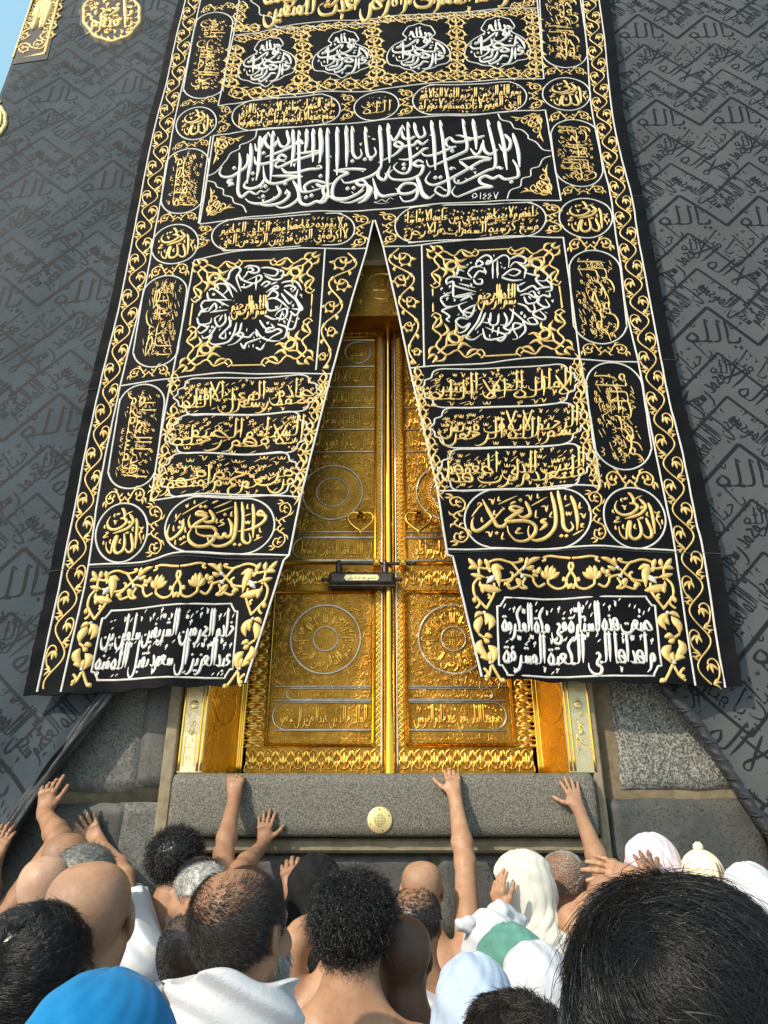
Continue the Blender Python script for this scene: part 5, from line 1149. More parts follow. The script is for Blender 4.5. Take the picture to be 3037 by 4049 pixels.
# meeting post: a round golden bar between silver beads
zt = XZ((XM, 1000 + 400 / 1.659), YD)[1]
mb = MB(); th = np.linspace(pi, 2 * pi, 14)
zz = np.linspace(ZD0, zt, 60)
G = np.array([[(XD + .030 * cos(t), YD - .004 + .034 * sin(t), z) for t in th] for z in zz]); mb.grid(G)
mb.build('meeting_post', M['gold_bright'], door)
for s_ in (-1, 1):
    mb = MB(); mb.tube([(XD + s_ * .040, YD - .004, z) for z in np.linspace(ZD0, zt, 40)], .007, 8); mb.build('bead_moulding', M['steel'], door)
mb = MB(); mb.box((XD - .05, YD + .004, ZD0), (XD + .05, YD + .06, zt), .003); mb.build('post_back', M['gold_dark'], door, False)

# ------------------------------------------------------------------ the frame round it
frame_o = empty('door_frame', (XD, .1, ZD0), 'gilded door frame with pale engraved side plates and slanting golden reveals', 'door frame')
YJ = .085
zL0 = XZ((1500, 1030), .2)[1]; zL1 = XZ((1500, 1238), .2)[1]
for m in (0, 1):
    def A(x, y): p = KD0(x, y); return p
    xa, xb, xc = (388, 443, 516) if not m else (1283, 1224, 1168)
    Xa = XZ(KD0(xa, 1600), YJ)[0]; Xb = XZ(KD0(xb, 1600), YJ)[0]; Xc = XZ(KD0(xc, 1600), YD - .01)[0]
    lo_, hi_ = min(Xa, Xb), max(Xa, Xb); so_ = 1 if not m else -1
    mb = MB(); mb.box((lo_, YJ, ZD0), (hi_, YW + .1, zL1 + .35), .004)
    plate = mb.build('side_plate', M['gold_pale'], frame_o, False)
    mb = MB(); th = np.linspace(-pi / 2, pi / 2, 9)
    for k, xx in enumerate((hi_ - .008 if not m else lo_ + .008, hi_ - .026 if not m else lo_ + .026, lo_ + .008 if not m else hi_ - .008)):
        mb.tube([(xx, YJ - .001, z) for z in np.linspace(ZD0 + .01, zL1 + .3, 60)], .006, 8)
    mb.build('edge_moulding', M['gold_bright'], plate)
    E = Emb(gsurf(YJ)); xm = (lo_ + hi_) / 2 - so_ * .008; hw = .026
    # engraved pointed panels
    z = ZD0 + .03
    pts = [(xm - hw, z), (xm - hw, z + .12), (xm - hw * .7, z + .15), (xm - hw * .5, z + .15), (xm - hw * .25, z + .175), (xm, z + .20), (xm + hw * .25, z + .175), (xm + hw * .5, z + .15), (xm + hw * .7, z + .15), (xm + hw, z + .12), (xm + hw, z)]
    E.add(np.array(pts), .004, 'line', smooth=False, h=.002)
    rnd = random.Random(3 + m)
    for i in range(40):
        c = (xm + rnd.uniform(-.02, .02), ZD0 + .03 + rnd.uniform(0, 1.2)); E.add(spiral(c, .013, rnd.uniform(0, 6), .9, 1, 7), .003, 'line', h=.0016, k=1)
    E.build('engraving', M['gold_relief'], plate)
    mb = MB()
    for z_, r_ in ((XZ(KD0(430 if not m else 1236, 1522), YJ)[1], .021), (XZ(KD0(427 if not m else 1240, 1583), YJ)[1], .010)):
        mb.lathe([(0, -.006), (r_ * .7, -.0055), (r_, -.002), (r_, .002)], (xm, YJ, z_), n=20); mb.box((xm - r_ * .7, YJ - .0075, z_ - .0016), (xm + r_ * .7, YJ - .003, z_ + .0016))
    mb.build('screw', M['brass'], plate)
    # slanting reveal
    ys = np.linspace(0, 1, 20); zz = np.linspace(ZD0, zL1 + .02, 80)
    G = np.array([[(Xb + (Xc - Xb) * t + 0, YJ + .012 + (YD - .012 - YJ) * t, z_) for t in ys] for z_ in zz]); mb = MB(); mb.grid(G)
    rev = mb.build('reveal', M['gold'], frame_o)
    def rsurf(X, Z): t = (np.asarray(X) - Xb) / (Xc - Xb); return YJ + .012 + (YD - .012 - YJ) * t - .001
    E = Emb(rsurf); cx, cz = Xb + (Xc - Xb) * .52, XZ(KD0(490 if not m else 1192, 1516), .2)[1] + .0
    th = np.linspace(0, 2 * pi, 40, endpoint=False); E.add(np.stack([cx + .034 * cos_(th), cz + .105 * sin_(th)], -1), .006, 'line', closed=True, k=1, h=.007)
    q = Quad([(0, 0)] * 4); q.q = np.array([(cx - .026, cz + .085), (cx + .026, cz + .085), (cx + .026, cz - .085), (cx - .026, cz - .085)]); q.f = quadmap(q.q); q.w, q.h = .052, .17
    put_text(E, q, ['الله نور', 'السموات'], (0, 0, 1, 1), turn=1, weight=.3); E.build('oval_medallion', M['gold_relief'], rev)
    mb = MB()
    for k in range(3): mb.tube([(Xc + so_ * .010 * k, YD - .014 + .004 * (k % 2), z_) for z_ in np.linspace(ZD0, zL1, 50)], .007, 8)
    mb.build('edge_moulding', M['gold_bright'], rev)
# head of the frame
mb = MB(); Xl, Xr = XZ(KD0(443, 1600), YJ)[0] - .0, XZ(KD0(1224, 1600), YJ)[0]
mb.box((Xl + .002, .20, zL1), (Xr - .002, YD + .1, zL0), .006); mb.box((Xl - .05, .16, zL0 + .002), (Xr + .05, .34, zL0 + .05), .01); mb.box((Xl + .004, .185, zL1 - .03), (Xr - .004, YD + .1, zL1 - .002), .006)
head = mb.build('lintel', M['gold_dark'], frame_o, False)
E = Emb(gsurf(.20)); c = XZ((1512, 1132), .2)
th = np.linspace(0, 2 * pi, 48, endpoint=False); r = .105; E.add(np.stack([c[0] + r * cos_(th), c[1] + r * sin_(th)], -1), .008, 'line', closed=True, k=1)
q = Quad([(0, 0)] * 4); q.q = np.array([(c[0] - .07, c[1] + .07), (c[0] + .07, c[1] + .07), (c[0] + .07, c[1] - .07), (c[0] - .07, c[1] - .07)]); q.f = quadmap(q.q); q.w = q.h = .14
put_text(E, q, ['الله'], (0, 0, 1, 1), weight=.3)
rnd = random.Random(9)
for i in range(150):
    p = (c[0] + rnd.uniform(-.6, .6), rnd.uniform(zL1 + .03, zL0 - .03))
    if abs(p[0] - c[0]) > .13: a0 = rnd.uniform(0, 6); E.add(spiral(p, .026, a0, .7, 1, 7), .008, 'tip', h=.006, k=1); [E.add(P_, ww * .7, pr, h=.006, k=2) for P_, ww, pr in flower(p, a0, .024, 3)]
E.build('relief', M['gold_relief'], head)

# ------------------------------------------------------------------ the long lock hung on the door
YLK = .275
def LK(x, y): return XZ(K6(x, y), YLK)
lc = LK(722, 72); lock = empty('door_lock', (lc[0], YLK, lc[1]), 'long dark metal lock with small inscribed golden plate hung across the golden door', 'lock')
a, b_ = LK(612, 72)[0], LK(838, 72)[0]; z0_, z1_ = LK(720, 97)[1], LK(720, 52)[1]
mb = MB(); mb.box((a, YLK, z0_), (b_, YLK + .055, z1_), .010); mb.box((a - .006, YLK + .006, z0_ - .010), (b_ + .006, YLK + .05, z0_ + .004), .004); mb.box((a + .012, YLK - .006, z0_ + .012), (b_ - .012, YLK + .002, z1_ - .012), .004)
mb.build('lock_body', M['iron'], lock, False)
for x_, s_ in ((a, -1), (b_, 1)):
    mb = MB(); mb.lathe([(.0, s_ * .045), (.010, s_ * .04), (.013, s_ * .03), (.007, s_ * .02), (.013, s_ * .012), (.010, 0)], (x_, YLK + .028, (z0_ + z1_) / 2), 'x', 14); mb.build('end_knob', M['iron'], lock)
zb_ = LK(720, 18)[1]
mb = MB(); xs0, xs1 = LK(637, 18)[0], LK(915, 18)[0]; mb.tube([(x, YLK + .03, zb_) for x in np.linspace(xs0, xs1, 30)], .009, 10); mb.build('hasp_bar', M['iron'], lock)
for x_ in (645, 806):
    X_ = LK(x_, 30)[0]; mb = MB(); mb.lathe([(0, .075), (.010, .074), (.016, .062), (.013, .05), (.019, .03), (.017, .0), (.02, -.004)], (X_, YLK + .03, z1_), 'z', 14); mb.build('hasp_post', M['iron'], lock)
for x_ in (776, 866):
    X_ = LK(x_, 18)[0]; mb = MB(); mb.box((X_ - .020, YLK + .002, zb_ - .022), (X_ + .020, YD + .002, zb_ + .022), .006); mb.box((X_ - .012, YLK - .006, zb_ - .013), (X_ + .012, YLK + .004, zb_ + .013), .004); mb.build('staple', M['gold_bright'], lock, False)
p0, p1 = LK(664, 70), LK(786, 70); hz = .016
mb = MB(); cx = (p0[0] + p1[0]) / 2; L2 = (p1[0] - p0[0]) / 2; zc = (z0_ + z1_) / 2
oc = [(-1, 0), (-.93, .5), (-.93, .75), (-.86, 1), (.86, 1), (.93, .75), (.93, .5), (1, 0), (.93, -.5), (.93, -.75), (.86, -1), (-.86, -1), (-.93, -.75), (-.93, -.5)]
v = [(cx + x * L2, YLK - .0085, zc + y * hz) for x, y in oc]; v2 = [(x, YLK - .005, z) for x, _, z in v]
mb.grid(np.array([v2, v]), closed_v=True); c3 = (cx, YLK - .0085, zc); mb.add(v + [c3], [(i, (i + 1) % 14, 14, 14) for i in range(14)])
pl = mb.build('name_plate', M['brass'], lock, False)
E = Emb(gsurf(YLK - .0085)); q = Quad([(0, 0)] * 4); q.q = np.array([(cx - L2 * .8, zc + hz * .8), (cx + L2 * .8, zc + hz * .8), (cx + L2 * .8, zc - hz * .8), (cx - L2 * .8, zc - hz * .8)]); q.f = quadmap(q.q); q.w, q.h = L2 * 1.6, hz * 1.6
put_text(E, q, ['صنع في عهد خادم الحرمين'], (0, 0, 1, 1), weight=.34); E.build('lettering', M['iron'], pl)
# ------------------------------------------------------------------ people: one smooth body surface each, grown from a distance field
def nrm(v): v = np.asarray(v, float); return v / (np.linalg.norm(v, axis=-1, keepdims=True) + 1e-12)
class Prims:
    def __init__(s): s.p = []
    def cap(s, a, b, ra, rb=None, k=.02, sub=False): s.p.append(('c', np.array(a, float), np.array(b, float), ra, ra if rb is None else rb, k, sub))
    def ell(s, c, rad, k=.02, B=None, sub=False): s.p.append(('e', np.array(c, float), np.eye(3) if B is None else np.array(B, float), np.array(rad, float), None, k, sub))
    @staticmethod
    def dist(q, P):
        if q[0] == 'c':
            _, a, b, ra, rb, k, sub = q; ab = b - a; t = np.clip(((P - a) @ ab) / (ab @ ab + 1e-12), 0, 1)
            return np.linalg.norm(P - a - t[..., None] * ab, axis=-1) - (ra + (rb - ra) * t)
        _, c, B, r, _, k, sub = q; L = (P - c) @ B; k0 = np.linalg.norm(L / r, axis=-1); k1 = np.linalg.norm(L / (r * r), axis=-1) + 1e-9
        return k0 * (k0 - 1) / k1
    @staticmethod
    def bound(q):
        if q[0] == 'c': r = max(q[3], q[4]); return np.minimum(q[1], q[2]) - r, np.maximum(q[1], q[2]) + r
        r = max(q[3]); return q[1] - r, q[1] + r
    @staticmethod
    def mix(f, d, k, sub):
        if sub: d = -d; h = np.maximum(k - np.abs(f - d), 0) / k; return np.maximum(f, d) + h * h * k * .25
        h = np.maximum(k - np.abs(f - d), 0) / k; return np.minimum(f, d) - h * h * k * .25
    def eval(s, P):
        f = np.full(P.shape[:-1], .3)
        for q in s.p: f = s.mix(f, s.dist(q, P), q[5], q[6])
        return f
class Field:
    def __init__(s, lo, hi, h):
        s.lo = np.asarray(lo, float); s.h = h; s.n = np.ceil((np.asarray(hi) - s.lo) / h).astype(int) + 1
        s.ax = [s.lo[i] + h * np.arange(s.n[i]) for i in range(3)]; s.f = np.full(s.n, .08, np.float32)
    def add(s, prims, pad=.07):
        for q in prims.p:
            a, b = Prims.bound(q); m = pad if q[5] > .01 else .04
            i0 = np.clip(np.floor((a - m - s.lo) / s.h).astype(int), 0, s.n); i1 = np.clip(np.ceil((b + m - s.lo) / s.h).astype(int) + 1, 0, s.n)
            if (i1 <= i0).any(): continue
            sl = tuple(slice(i0[k], i1[k]) for k in range(3))
            P = np.stack(np.meshgrid(*[s.ax[k][sl[k]] for k in range(3)], indexing='ij'), -1)
            s.f[sl] = Prims.mix(s.f[sl], Prims.dist(q, P), q[5], q[6])
        return s
    def pts(s): return np.meshgrid(*s.ax, indexing='ij')
def skin_mesh(f, fld, name, m, parent):
    g = openvdb.FloatGrid(.08); g.copyFromArray(np.ascontiguousarray(np.clip(f, -.08, .08), np.float32)); g.transform = openvdb.createLinearTransform(voxelSize=fld.h)
    p, q = g.convertToQuads(0.0)
    if len(q) == 0: return None
    return mesh_obj(name, p + fld.lo, np.asarray(q)[:, ::-1].copy(), m, parent)

def skin_mat(i, c):
    d = tuple(x * .82 for x in c); m = mat('skin_%d' % i, (d[0], d[1] * .92, d[2] * .90), .5, col2=c, scale=16, detail=8, lo=.38, hi=.62, sss=.06, spec=.35, rvar=(40, .42, .62), col3=(c[0] * .74, c[1] * .62, c[2] * .58), scale3=48, lo3=.56, hi3=.78, bumps=[(70, .22, .004, None), (420, .25, .0010, None)])
    N, L = m.node_tree.nodes, m.node_tree.links; b = N['Principled BSDF']; src = b.inputs['Base Color'].links[0].from_socket   # shaved scalp shows grey
    at_ = N.new('ShaderNodeAttribute'); at_.attribute_name = 'stubble'; mx = N.new('ShaderNodeMixRGB'); mx.inputs[2].default_value = (c[0] * .34, c[1] * .40, c[2] * .46, 1)
    L.new(at_.outputs['Fac'], mx.inputs[0]); L.new(src, mx.inputs[1]); L.new(mx.outputs[0], b.inputs['Base Color']); return m
SK = [skin_mat(i, c) for i, c in enumerate([(.40, .225, .130), (.31, .165, .092), (.235, .122, .068), (.125, .060, .034), (.46, .28, .18)])]
def hair_mat(n, c, r=.34): return mat(n, c, r, col2=tuple(x * 1.8 for x in c), scale=60, spec=.5)
HM = {'black': hair_mat('black_hair', (.0055, .005, .0052), .29), 'dark': hair_mat('dark_brown_hair', (.013, .009, .007), .42), 'grey': hair_mat('grey_hair', (.23, .22, .20), .5), 'salt': hair_mat('grizzled_hair', (.085, .08, .072), .5), 'brown': hair_mat('brown_hair', (.045, .026, .015), .45)}
def cloth_mat(n, c, c2=None, b=.5, **k): return mat(n, c, .85, col2=c2 or tuple(min(1, x * 1.07) for x in c), scale=30, spec=.25, sheen=.0 if max(c) < .1 else .06, bumps=[(18, .35, .008, None), (k.get('f', 900), b, .0012, None)])
CM = {'towel': cloth_mat('white_towel', (.50, .50, .51), b=1.0, f=300), 'white': cloth_mat('white_cotton', (.47, .47, .49)), 'cream': cloth_mat('cream_scarf', (.50, .475, .41)), 'pink': cloth_mat('pink_scarf', (.62, .50, .53)), 'palebl': cloth_mat('pale_blue_scarf', (.36, .43, .53)),
      'black': cloth_mat('black_scarf', (.005, .005, .005), (.009, .008, .008)), 'teal': cloth_mat('teal_scarf', (.075, .20, .16), (.10, .25, .20)), 'blue': cloth_mat('blue_hood', (.0, .135, .32), (.003, .155, .36), .2), 'beige': cloth_mat('beige_vest', (.44, .41, .34)),
      'knit': cloth_mat('cream_knit', (.70, .62, .43), b=1.0, f=160), 'navy': cloth_mat('navy_strap', (.014, .016, .035))}

def hand(PR, W, d, n, side, s=1.0, curl=(.15, .2, .2, .25), bend=0.0, splay=.12, thumb=.9, tc=.2):
    """wrist W, d towards the fingertips, n out of the palm, side +1 when the thumb lies on cross(n, d)"""
    d = nrm(d); n = nrm(n - np.dot(n, d) * d); a = np.cross(n, d) * side                # a points to the thumb side
    for o in (-.026, -.009, .009, .026):
        PR.cap(W + d * .012 * s + a * o * .6 * s, W + d * .088 * s + a * o * s, .0145 * s, .0125 * s, .012)
    PR.cap(W + d * .02 * s + a * .022 * s - n * -.006 * s, W + d * .055 * s + a * .034 * s + n * .008 * s, .015 * s, .012 * s, .014)
    for j, (o, L) in enumerate(((.0285, .074), (.0095, .083), (-.0095, .077), (-.0275, .060))):
        p = W + d * (.090 - .006 * abs(o / .01 - 1) * .5) * s + a * o * s; an = bend; sp = splay * (o / .0285)
        dd0 = nrm(d + a * sp); r = (.0088, .009, .0087, .0076)[j] * s
        PR.ell(p - n * .006 * s, (.010 * s,) * 3, .008)
        for i, fr in enumerate((.44, .31, .25)):
            an += curl[j] * (1.0 if i else .7); dd = dd0 * cos(an) + n * sin(an); q = p + dd * L * fr * s
            PR.cap(p, q, r * (1 - .07 * i), r * (1 - .07 * (i + 1)), .0045); p = q
            if i < 2: PR.ell(p - n * .001 * s, (r * 1.02,) * 3, .004)
    p = W + d * .034 * s + a * .032 * s + n * .004 * s; dd = nrm(d * (1.0 - .55 * thumb) + a * thumb + n * tc * .5)
    for i, (L, r) in enumerate(((.036, .0125), (.030, .0102), (.024, .0090))):
        q = p + dd * L * s; PR.cap(p, q, r * s, r * .9 * s, .006); p = q; dd = nrm(dd + d * .30 + n * tc * .5)

def strands(P, T, L, wd, m=4, seedfn=None, curl=0.0, crad=.006, head=None, lift=.35, grav=.25, noise=.25, turns=2.0):
    nv = P[1]; p = P[0].copy(); N = len(p); out = [p.copy()]
    LV = NR.uniform(.3, 1.25, N); L = L[:, None] / m; T = nrm(T + NR.normal(0, noise, T.shape)); nvec = nv
    lay = seedfn
    if lay:
        cs_ = p[NR.integers(0, N, max(20, min(500, N // 30)))]; cid = np.concatenate([np.argmin(((q_[:, None, :] - cs_[None]) ** 2).sum(-1), 1) for q_ in np.array_split(p, 8)])
        cn = NR.normal(0, 1, (len(cs_), 3))[cid]; T = nrm(T + cn * noise * 2.2); LV = .3 * LV + .15 + .6 * NR.uniform(.2, 1.35, len(cs_))[cid]; L = L * (.75 + .5 * NR.uniform(0, 1, len(cs_))[cid])[:, None]; fly = NR.uniform(size=N) < .022; LV = np.where(fly, LV * 1.5, LV)
    for i in range(m):
        t = i / m
        if lay:
            d0 = head(p); g = nrm(np.stack([head(p + e) - d0 for e in np.eye(3) * .003], -1)); T = nrm(T + np.array([0, 0, -grav]) + NR.normal(0, noise * .5, T.shape) + cn * noise * .35 * np.sin(3 * t + cn[:, :1] * 3)); T = nrm(T - g * (T * g).sum(1)[:, None]); tgt = lay * (.55 + .45 * t) * LV
            p = p + T * L + g * np.clip((tgt - d0), -.02, .012)[:, None]; out.append(p.copy()); continue
        dvec = nrm(nvec * lift * (1 - t) + T * (1 - .2 * t) + np.array([0, 0, -grav]) * t + NR.normal(0, noise * .35, T.shape)); p = p + dvec * L
        if head is not None:
            dd = head(p); push = np.clip(.0035 - dd, 0, .02); p = p + nvec * push[:, None]
        out.append(p.copy())
    C = np.stack(out, 1)
    a = nrm(np.cross(nrm(C[:, -1] - C[:, 0]), nvec + NR.normal(0, .2, nvec.shape))); b = nrm(np.cross(nrm(C[:, -1] - C[:, 0]), a))
    if curl > 0:
        k = C.shape[1]; ph = NR.uniform(0, 6.3, N)[:, None] + np.linspace(0, turns * 2 * pi, k)[None]; rr = crad * np.linspace(.4, 1, k)[None]
        C = C + (a[:, None] * np.cos(ph)[..., None] + b[:, None] * np.sin(ph)[..., None]) * rr[..., None]
    k = C.shape[1]; w_ = np.broadcast_to(np.asarray(wd), (N,))[:, None] * np.linspace(1, .25, k)[None]
    V = np.stack([C + w_[..., None] * (a[:, None] * cos(x) + b[:, None] * sin(x)) for x in (0, 2.1, 4.2)], 2)          # N,k,3,3
    base = (np.arange(N)[:, None, None] * k + np.arange(k - 1)[None, :, None]) * 3; j = np.arange(3)[None, None]
    f = np.stack([base + j, base + (j + 1) % 3, base + 3 + (j + 1) % 3, base + 3 + j], -1).reshape(-1, 4)
    return V.reshape(-1, 3), f

PERSON_N = [0]
def person(label, H, px, py, y, width, skin=0, yaw=0., hyaw=None, pitch=0., roll=0., hair=None, arms=(), wear=(), sc=None, ref=.158, lean=0., group=None, vox=None, beard=None, shw=1.0, stubble=0.0):
    """px,py: middle of the head in an enlarged view H; y: depth in the place; width: head width in that view"""
    X, Y = H(px, py); hc = on_y(X, Y, y); depth = y - CAM[1]; dax = depth / ray(X, Y)[1]
    s = sc or min(1.22, max(.86, width / 1.0914 * dax / F_PX / ref)); hyaw = yaw if hyaw is None else hyaw
    near = dax < 1.7
    h = vox or (.0045 if near else .0055)
    Fb = np.array([sin(yaw), cos(yaw), 0]); Rb = np.array([cos(yaw), -sin(yaw), 0]); U = np.array([0, 0, 1.0])
    Fh = np.array([sin(hyaw) * cos(pitch), cos(hyaw) * cos(pitch), sin(pitch)]); Rh = np.array([cos(hyaw), -sin(hyaw), 0]); Uh = np.cross(Rh, Fh)
    Rh, Uh = Rh * cos(roll) + Uh * sin(roll), Uh * cos(roll) - Rh * sin(roll); B = np.stack([Rh, Fh, Uh], 1)
    def hl(*p): return hc + B @ (np.array(p) * s)
    HP = Prims()
    HP.ell(hl(0, -.014, .028), np.array([.0755, .097, .078]) * s, .02, B); [HP.ell(hl(q * .026, -.034, .046), np.array([.052, .058, .055]) * s, .03, B) for q in (-1, 1)]; HP.ell(hl(0, -.055, .002), np.array([.066, .05, .066]) * s, .03, B)
    HP.ell(hl(0, .022, -.045), np.array([.060, .070, .078]) * s, .03 * s, B); HP.cap(hl(-.012, .060, -.097), hl(.012, .060, -.097), .028 * s, None, .03)
    for q in (-1, 1):
        HP.cap(hl(q * .054, -.004, -.052), hl(q * .026, .054, -.098), .021 * s, .02 * s, .025); HP.ell(hl(q * .040, .060, -.03), np.array([.026, .026, .024]) * s, .03, B)
    HP.cap(hl(-.034, .080, .018), hl(.034, .080, .018), .0135 * s, None, .02)
    for q in (-1, 1): HP.ell(hl(q * .032, .097, .000), np.array([.017, .015, .0105]) * s, .012, B, True)
    for q in (-1, 1): HP.ell(hl(q * .032, .0785, -.001), np.array([.0135, .0125, .0105]) * s, .003, B)
    HP.cap(hl(0, .088, .010), hl(0, .110, -.030), .0085 * s, .0125 * s, .012)
    for q in (-1, 1): HP.cap(hl(q * .012, .098, -.035), hl(q * .011, .092, -.035), .0085 * s, None, .006)
    HP.cap(hl(-.019, .088, -.062), hl(.019, .088, -.062), .0068 * s, None, .008); HP.cap(hl(-.016, .088, -.0745), hl(.016, .088, -.0745), .0075 * s, None, .008)
    HP.cap(hl(-.022, .099, -.0680), hl(.022, .099, -.0680), .0035 * s, None, .004, True)
    for q in (-1, 1):
        Be = B @ np.array([[cos(q * .35), -sin(q * .35), 0], [sin(q * .35), cos(q * .35), 0], [0, 0, 1]])
        HP.ell(hl(q * .083, -.012, -.004), np.array([.0095, .020, .033]) * s, .007, Be); HP.ell(hl(q * .077, -.004, -.032), np.array([.008, .011, .013]) * s, .006, Be)
        HP.ell(hl(q * .091, -.007, .000), np.array([.0085, .012, .021]) * s, .005, Be, True)
    nb = hc + np.array([0, 0, -.205 * s]) - Fb * (.045 + lean) * s
    BP = Prims()
    BP.cap(hl(0, -.022, -.055), nb + U * .0, .056 * s, .062 * s, .03)
    def bl(x, f, z): return nb + Rb * x * s * shw + Fb * f * s + U * z * s
    SHD = {}
    for q in (-1, 1):
        BP.cap(hl(0, -.03, -.115), bl(q * .11, -.01, -.035), .040 * s, .050 * s, .05); BP.cap(bl(q * .08, .0, -.06), bl(q * .178, .0, -.062), .066 * s, .060 * s, .04)
        BP.cap(bl(q * .085, .015, -.16), bl(q * .07, .01, -.40), .112 * s, .098 * s, .06); BP.cap(bl(q * .062, .0, -.40), bl(q * .075, .0, -.66), .100 * s, .118 * s, .06)
        BP.ell(bl(q * .095, -.085, -.16), np.array([.075, .03, .095]) * s, .05, np.stack([Rb, Fb, U], 1))
        SHD[q] = bl(q * .185, .0, -.070)
    BP.cap(bl(0, -.150, -.10), bl(0, -.135, -.50), .012 * s, None, .05, True)
    AP = Prims(); lo = np.minimum(bl(-.30, -.2, -.70), bl(.30, .2, -.70)); hi = np.maximum(bl(-.30, .2, .1), bl(.30, .2, .1)); lo = np.minimum(lo, hc - .15 * s); hi = np.maximum(hi, hc + .15 * s)
    done = set()
    for A in arms:
        q = A['side']; done.add(q); S0 = SHD[q]; Wp = np.array(A['w'], float); el = A.get('el'); L1, L2 = .30 * s, .265 * s
        if Wp[2] > S0[2] + .1: S0 = S0 + U * .055 * s; SHD[q] = S0
        D = Wp - S0; dist = np.linalg.norm(D)
        if dist > (L1 + L2) * .985: f_ = dist / ((L1 + L2) * .985); L1 *= f_; L2 *= f_
        if el is None:
            u = nrm(D); c_ = (L1 * L1 + dist * dist - L2 * L2) / (2 * L1 * dist); hint = np.array(A.get('hint', q * Rb * .7 - U * .5), float); hint = nrm(hint - u * np.dot(hint, u)); el = S0 + u * L1 * c_ + hint * L1 * sqrt(max(0, 1 - c_ * c_))
        el = np.array(el, float)
        AP.cap(S0, el, .058 * s, .044 * s, .03); AP.ell(S0 + U * .0, (.060 * s,) * 3, .03); mid = el + (Wp - el) * .28
        AP.cap(el, mid, .044 * s, .0465 * s, .025); AP.cap(mid, Wp, .0465 * s, .0285 * s, .02)
        hs = A.get('hs', 1.0) * s
        fd = nrm(Wp - el); dvec = A.get('d', fd); BPh = Prims(); hand(AP, Wp, np.array(dvec, float), np.array(A.get('n', (0, 1, 0)), float), A.get('ts', 1), hs, A.get('curl', (.12, .12, .14, .18)), A.get('bend', 0.), A.get('splay', .12), A.get('thumb', .9), A.get('tc', .2))
        AP.cap(Wp - fd * .02, Wp + nrm(dvec) * .02 * s, .026 * s, .022 * s, .02)
        for p in (el, Wp, Wp + nrm(dvec) * .2 * hs): lo = np.minimum(lo, p - .09); hi = np.maximum(hi, p + .09)
    for q in (-1, 1):
        if q in done: continue
        el = SHD[q] + Rb * q * .03 * s - U * .29 * s + Fb * .04; Wp = el + Fb * .15 * s - U * .16 * s - Rb * q * .10
        AP.cap(SHD[q], el, .052 * s, .040 * s, .03); AP.cap(el, Wp, .042 * s, .027 * s, .02); AP.ell(SHD[q], (.060 * s,) * 3, .03)
        hand(AP, Wp, nrm(Fb * .5 - U), Fb * -.3 - Rb * q, q, s, (.3, .3, .3, .3)); lo = np.minimum(lo, Wp - .22); hi = np.maximum(hi, Wp + .2)
    fh = 'hand' in label or len(arms) > 0
    fld = Field(lo - .03, hi + .03, .0042 if fh and not near else h)
    fld.add(HP); fhead = fld.f.copy(); fld.add(BP); fld.add(AP); body = fld.f
    root = empty('person', (nb[0], nb[1], 0), label, 'person', group or 'pilgrims crowded under the door')
    PX, PY, PZ = fld.pts(); Q = np.stack([PX, PY, PZ], -1).astype(np.float32)
    bo = skin_mesh(body, fld, 'body', SK[skin], root)
    if stubble:
        V = np.empty(len(bo.data.vertices) * 3, np.float32); bo.data.vertices.foreach_get('co', V); V = V.reshape(-1, 3); L_ = ((V - hc) @ B) / s
        zl = np.interp(L_[:, 1], [-.115, -.07, -.03, .02, .05, .085, .1], [-.075, -.065, -.02, -.0, .035, .08, .095]); up = sm(L_[:, 2] - zl, -.012, .018)
        topb = 1 - .75 * (1 - sm(np.sqrt((L_[:, 0] / .06) ** 2 + ((L_[:, 1] + .005) / .085) ** 2 + ((L_[:, 2] - .10) / .065) ** 2), .7, 1.5))
        val = up * topb * stubble * (np.abs(L_[:, 0]) < .09) * (.8 + .2 * np.sin(L_[:, 0] * 300) * np.sin(L_[:, 2] * 280 + L_[:, 1] * 260))
        at_ = bo.data.attributes.new('stubble', 'FLOAT', 'POINT'); at_.data.foreach_set('value', np.clip(val, 0, 1).astype(np.float32))
    # lower garment down to the floor
    zt = nb[2] - .50 * s; th = np.linspace(0, 2 * pi, 48, endpoint=False); zs = np.linspace(0.02, zt, 14)
    G = [[(nb[0] + (Rb[0] * cos(a) * rx + Fb[0] * sin(a) * ry), nb[1] + (Rb[1] * cos(a) * rx + Fb[1] * sin(a) * ry), z) for a in th for rx, ry in [((.215 + .04 * (1 - z / zt) + .012 * sin(a * 9 + z * 3)) * s, (.165 + .05 * (1 - z / zt) + .012 * sin(a * 11 - z * 2)) * s)]] for z in zs]
    wm = next((w_['m'] for w_ in wear if w_['t'] in ('towel', 'shirt')), 'white')
    mb = MB(); mb.grid(np.array(G), closed_v=True); mb.build('lower_garment', CM['white' if wm in ('navy', 'beige') else wm], root)
    # clothes cut from the body's own shape, let out and folded
    lq = (Q - nb.astype(np.float32)) / s; lx = lq @ Rb.astype(np.float32); lf = lq @ Fb.astype(np.float32); lz = lq[..., 2]
    hq = ((Q - hc.astype(np.float32)) @ B.astype(np.float32)) / s; hx, hy, hz = hq[..., 0], hq[..., 1], hq[..., 2]
    def folds(seed, ang, k=62., amp=.006):
        r = np.random.default_rng(seed); a = cos(ang) * lx + sin(ang) * lz + .25 * lf
        return amp * (1.1 * np.sin(.42 * k * a + 2 * np.sin(6 * lx + 4 * lz) + seed) + np.sin(k * a + 1.5 * np.sin(9 * lz + 3 * lx + seed)) + .6 * np.sin(k * 1.9 * a + 2 * np.sin(7 * lx - 5 * lz)) ) 
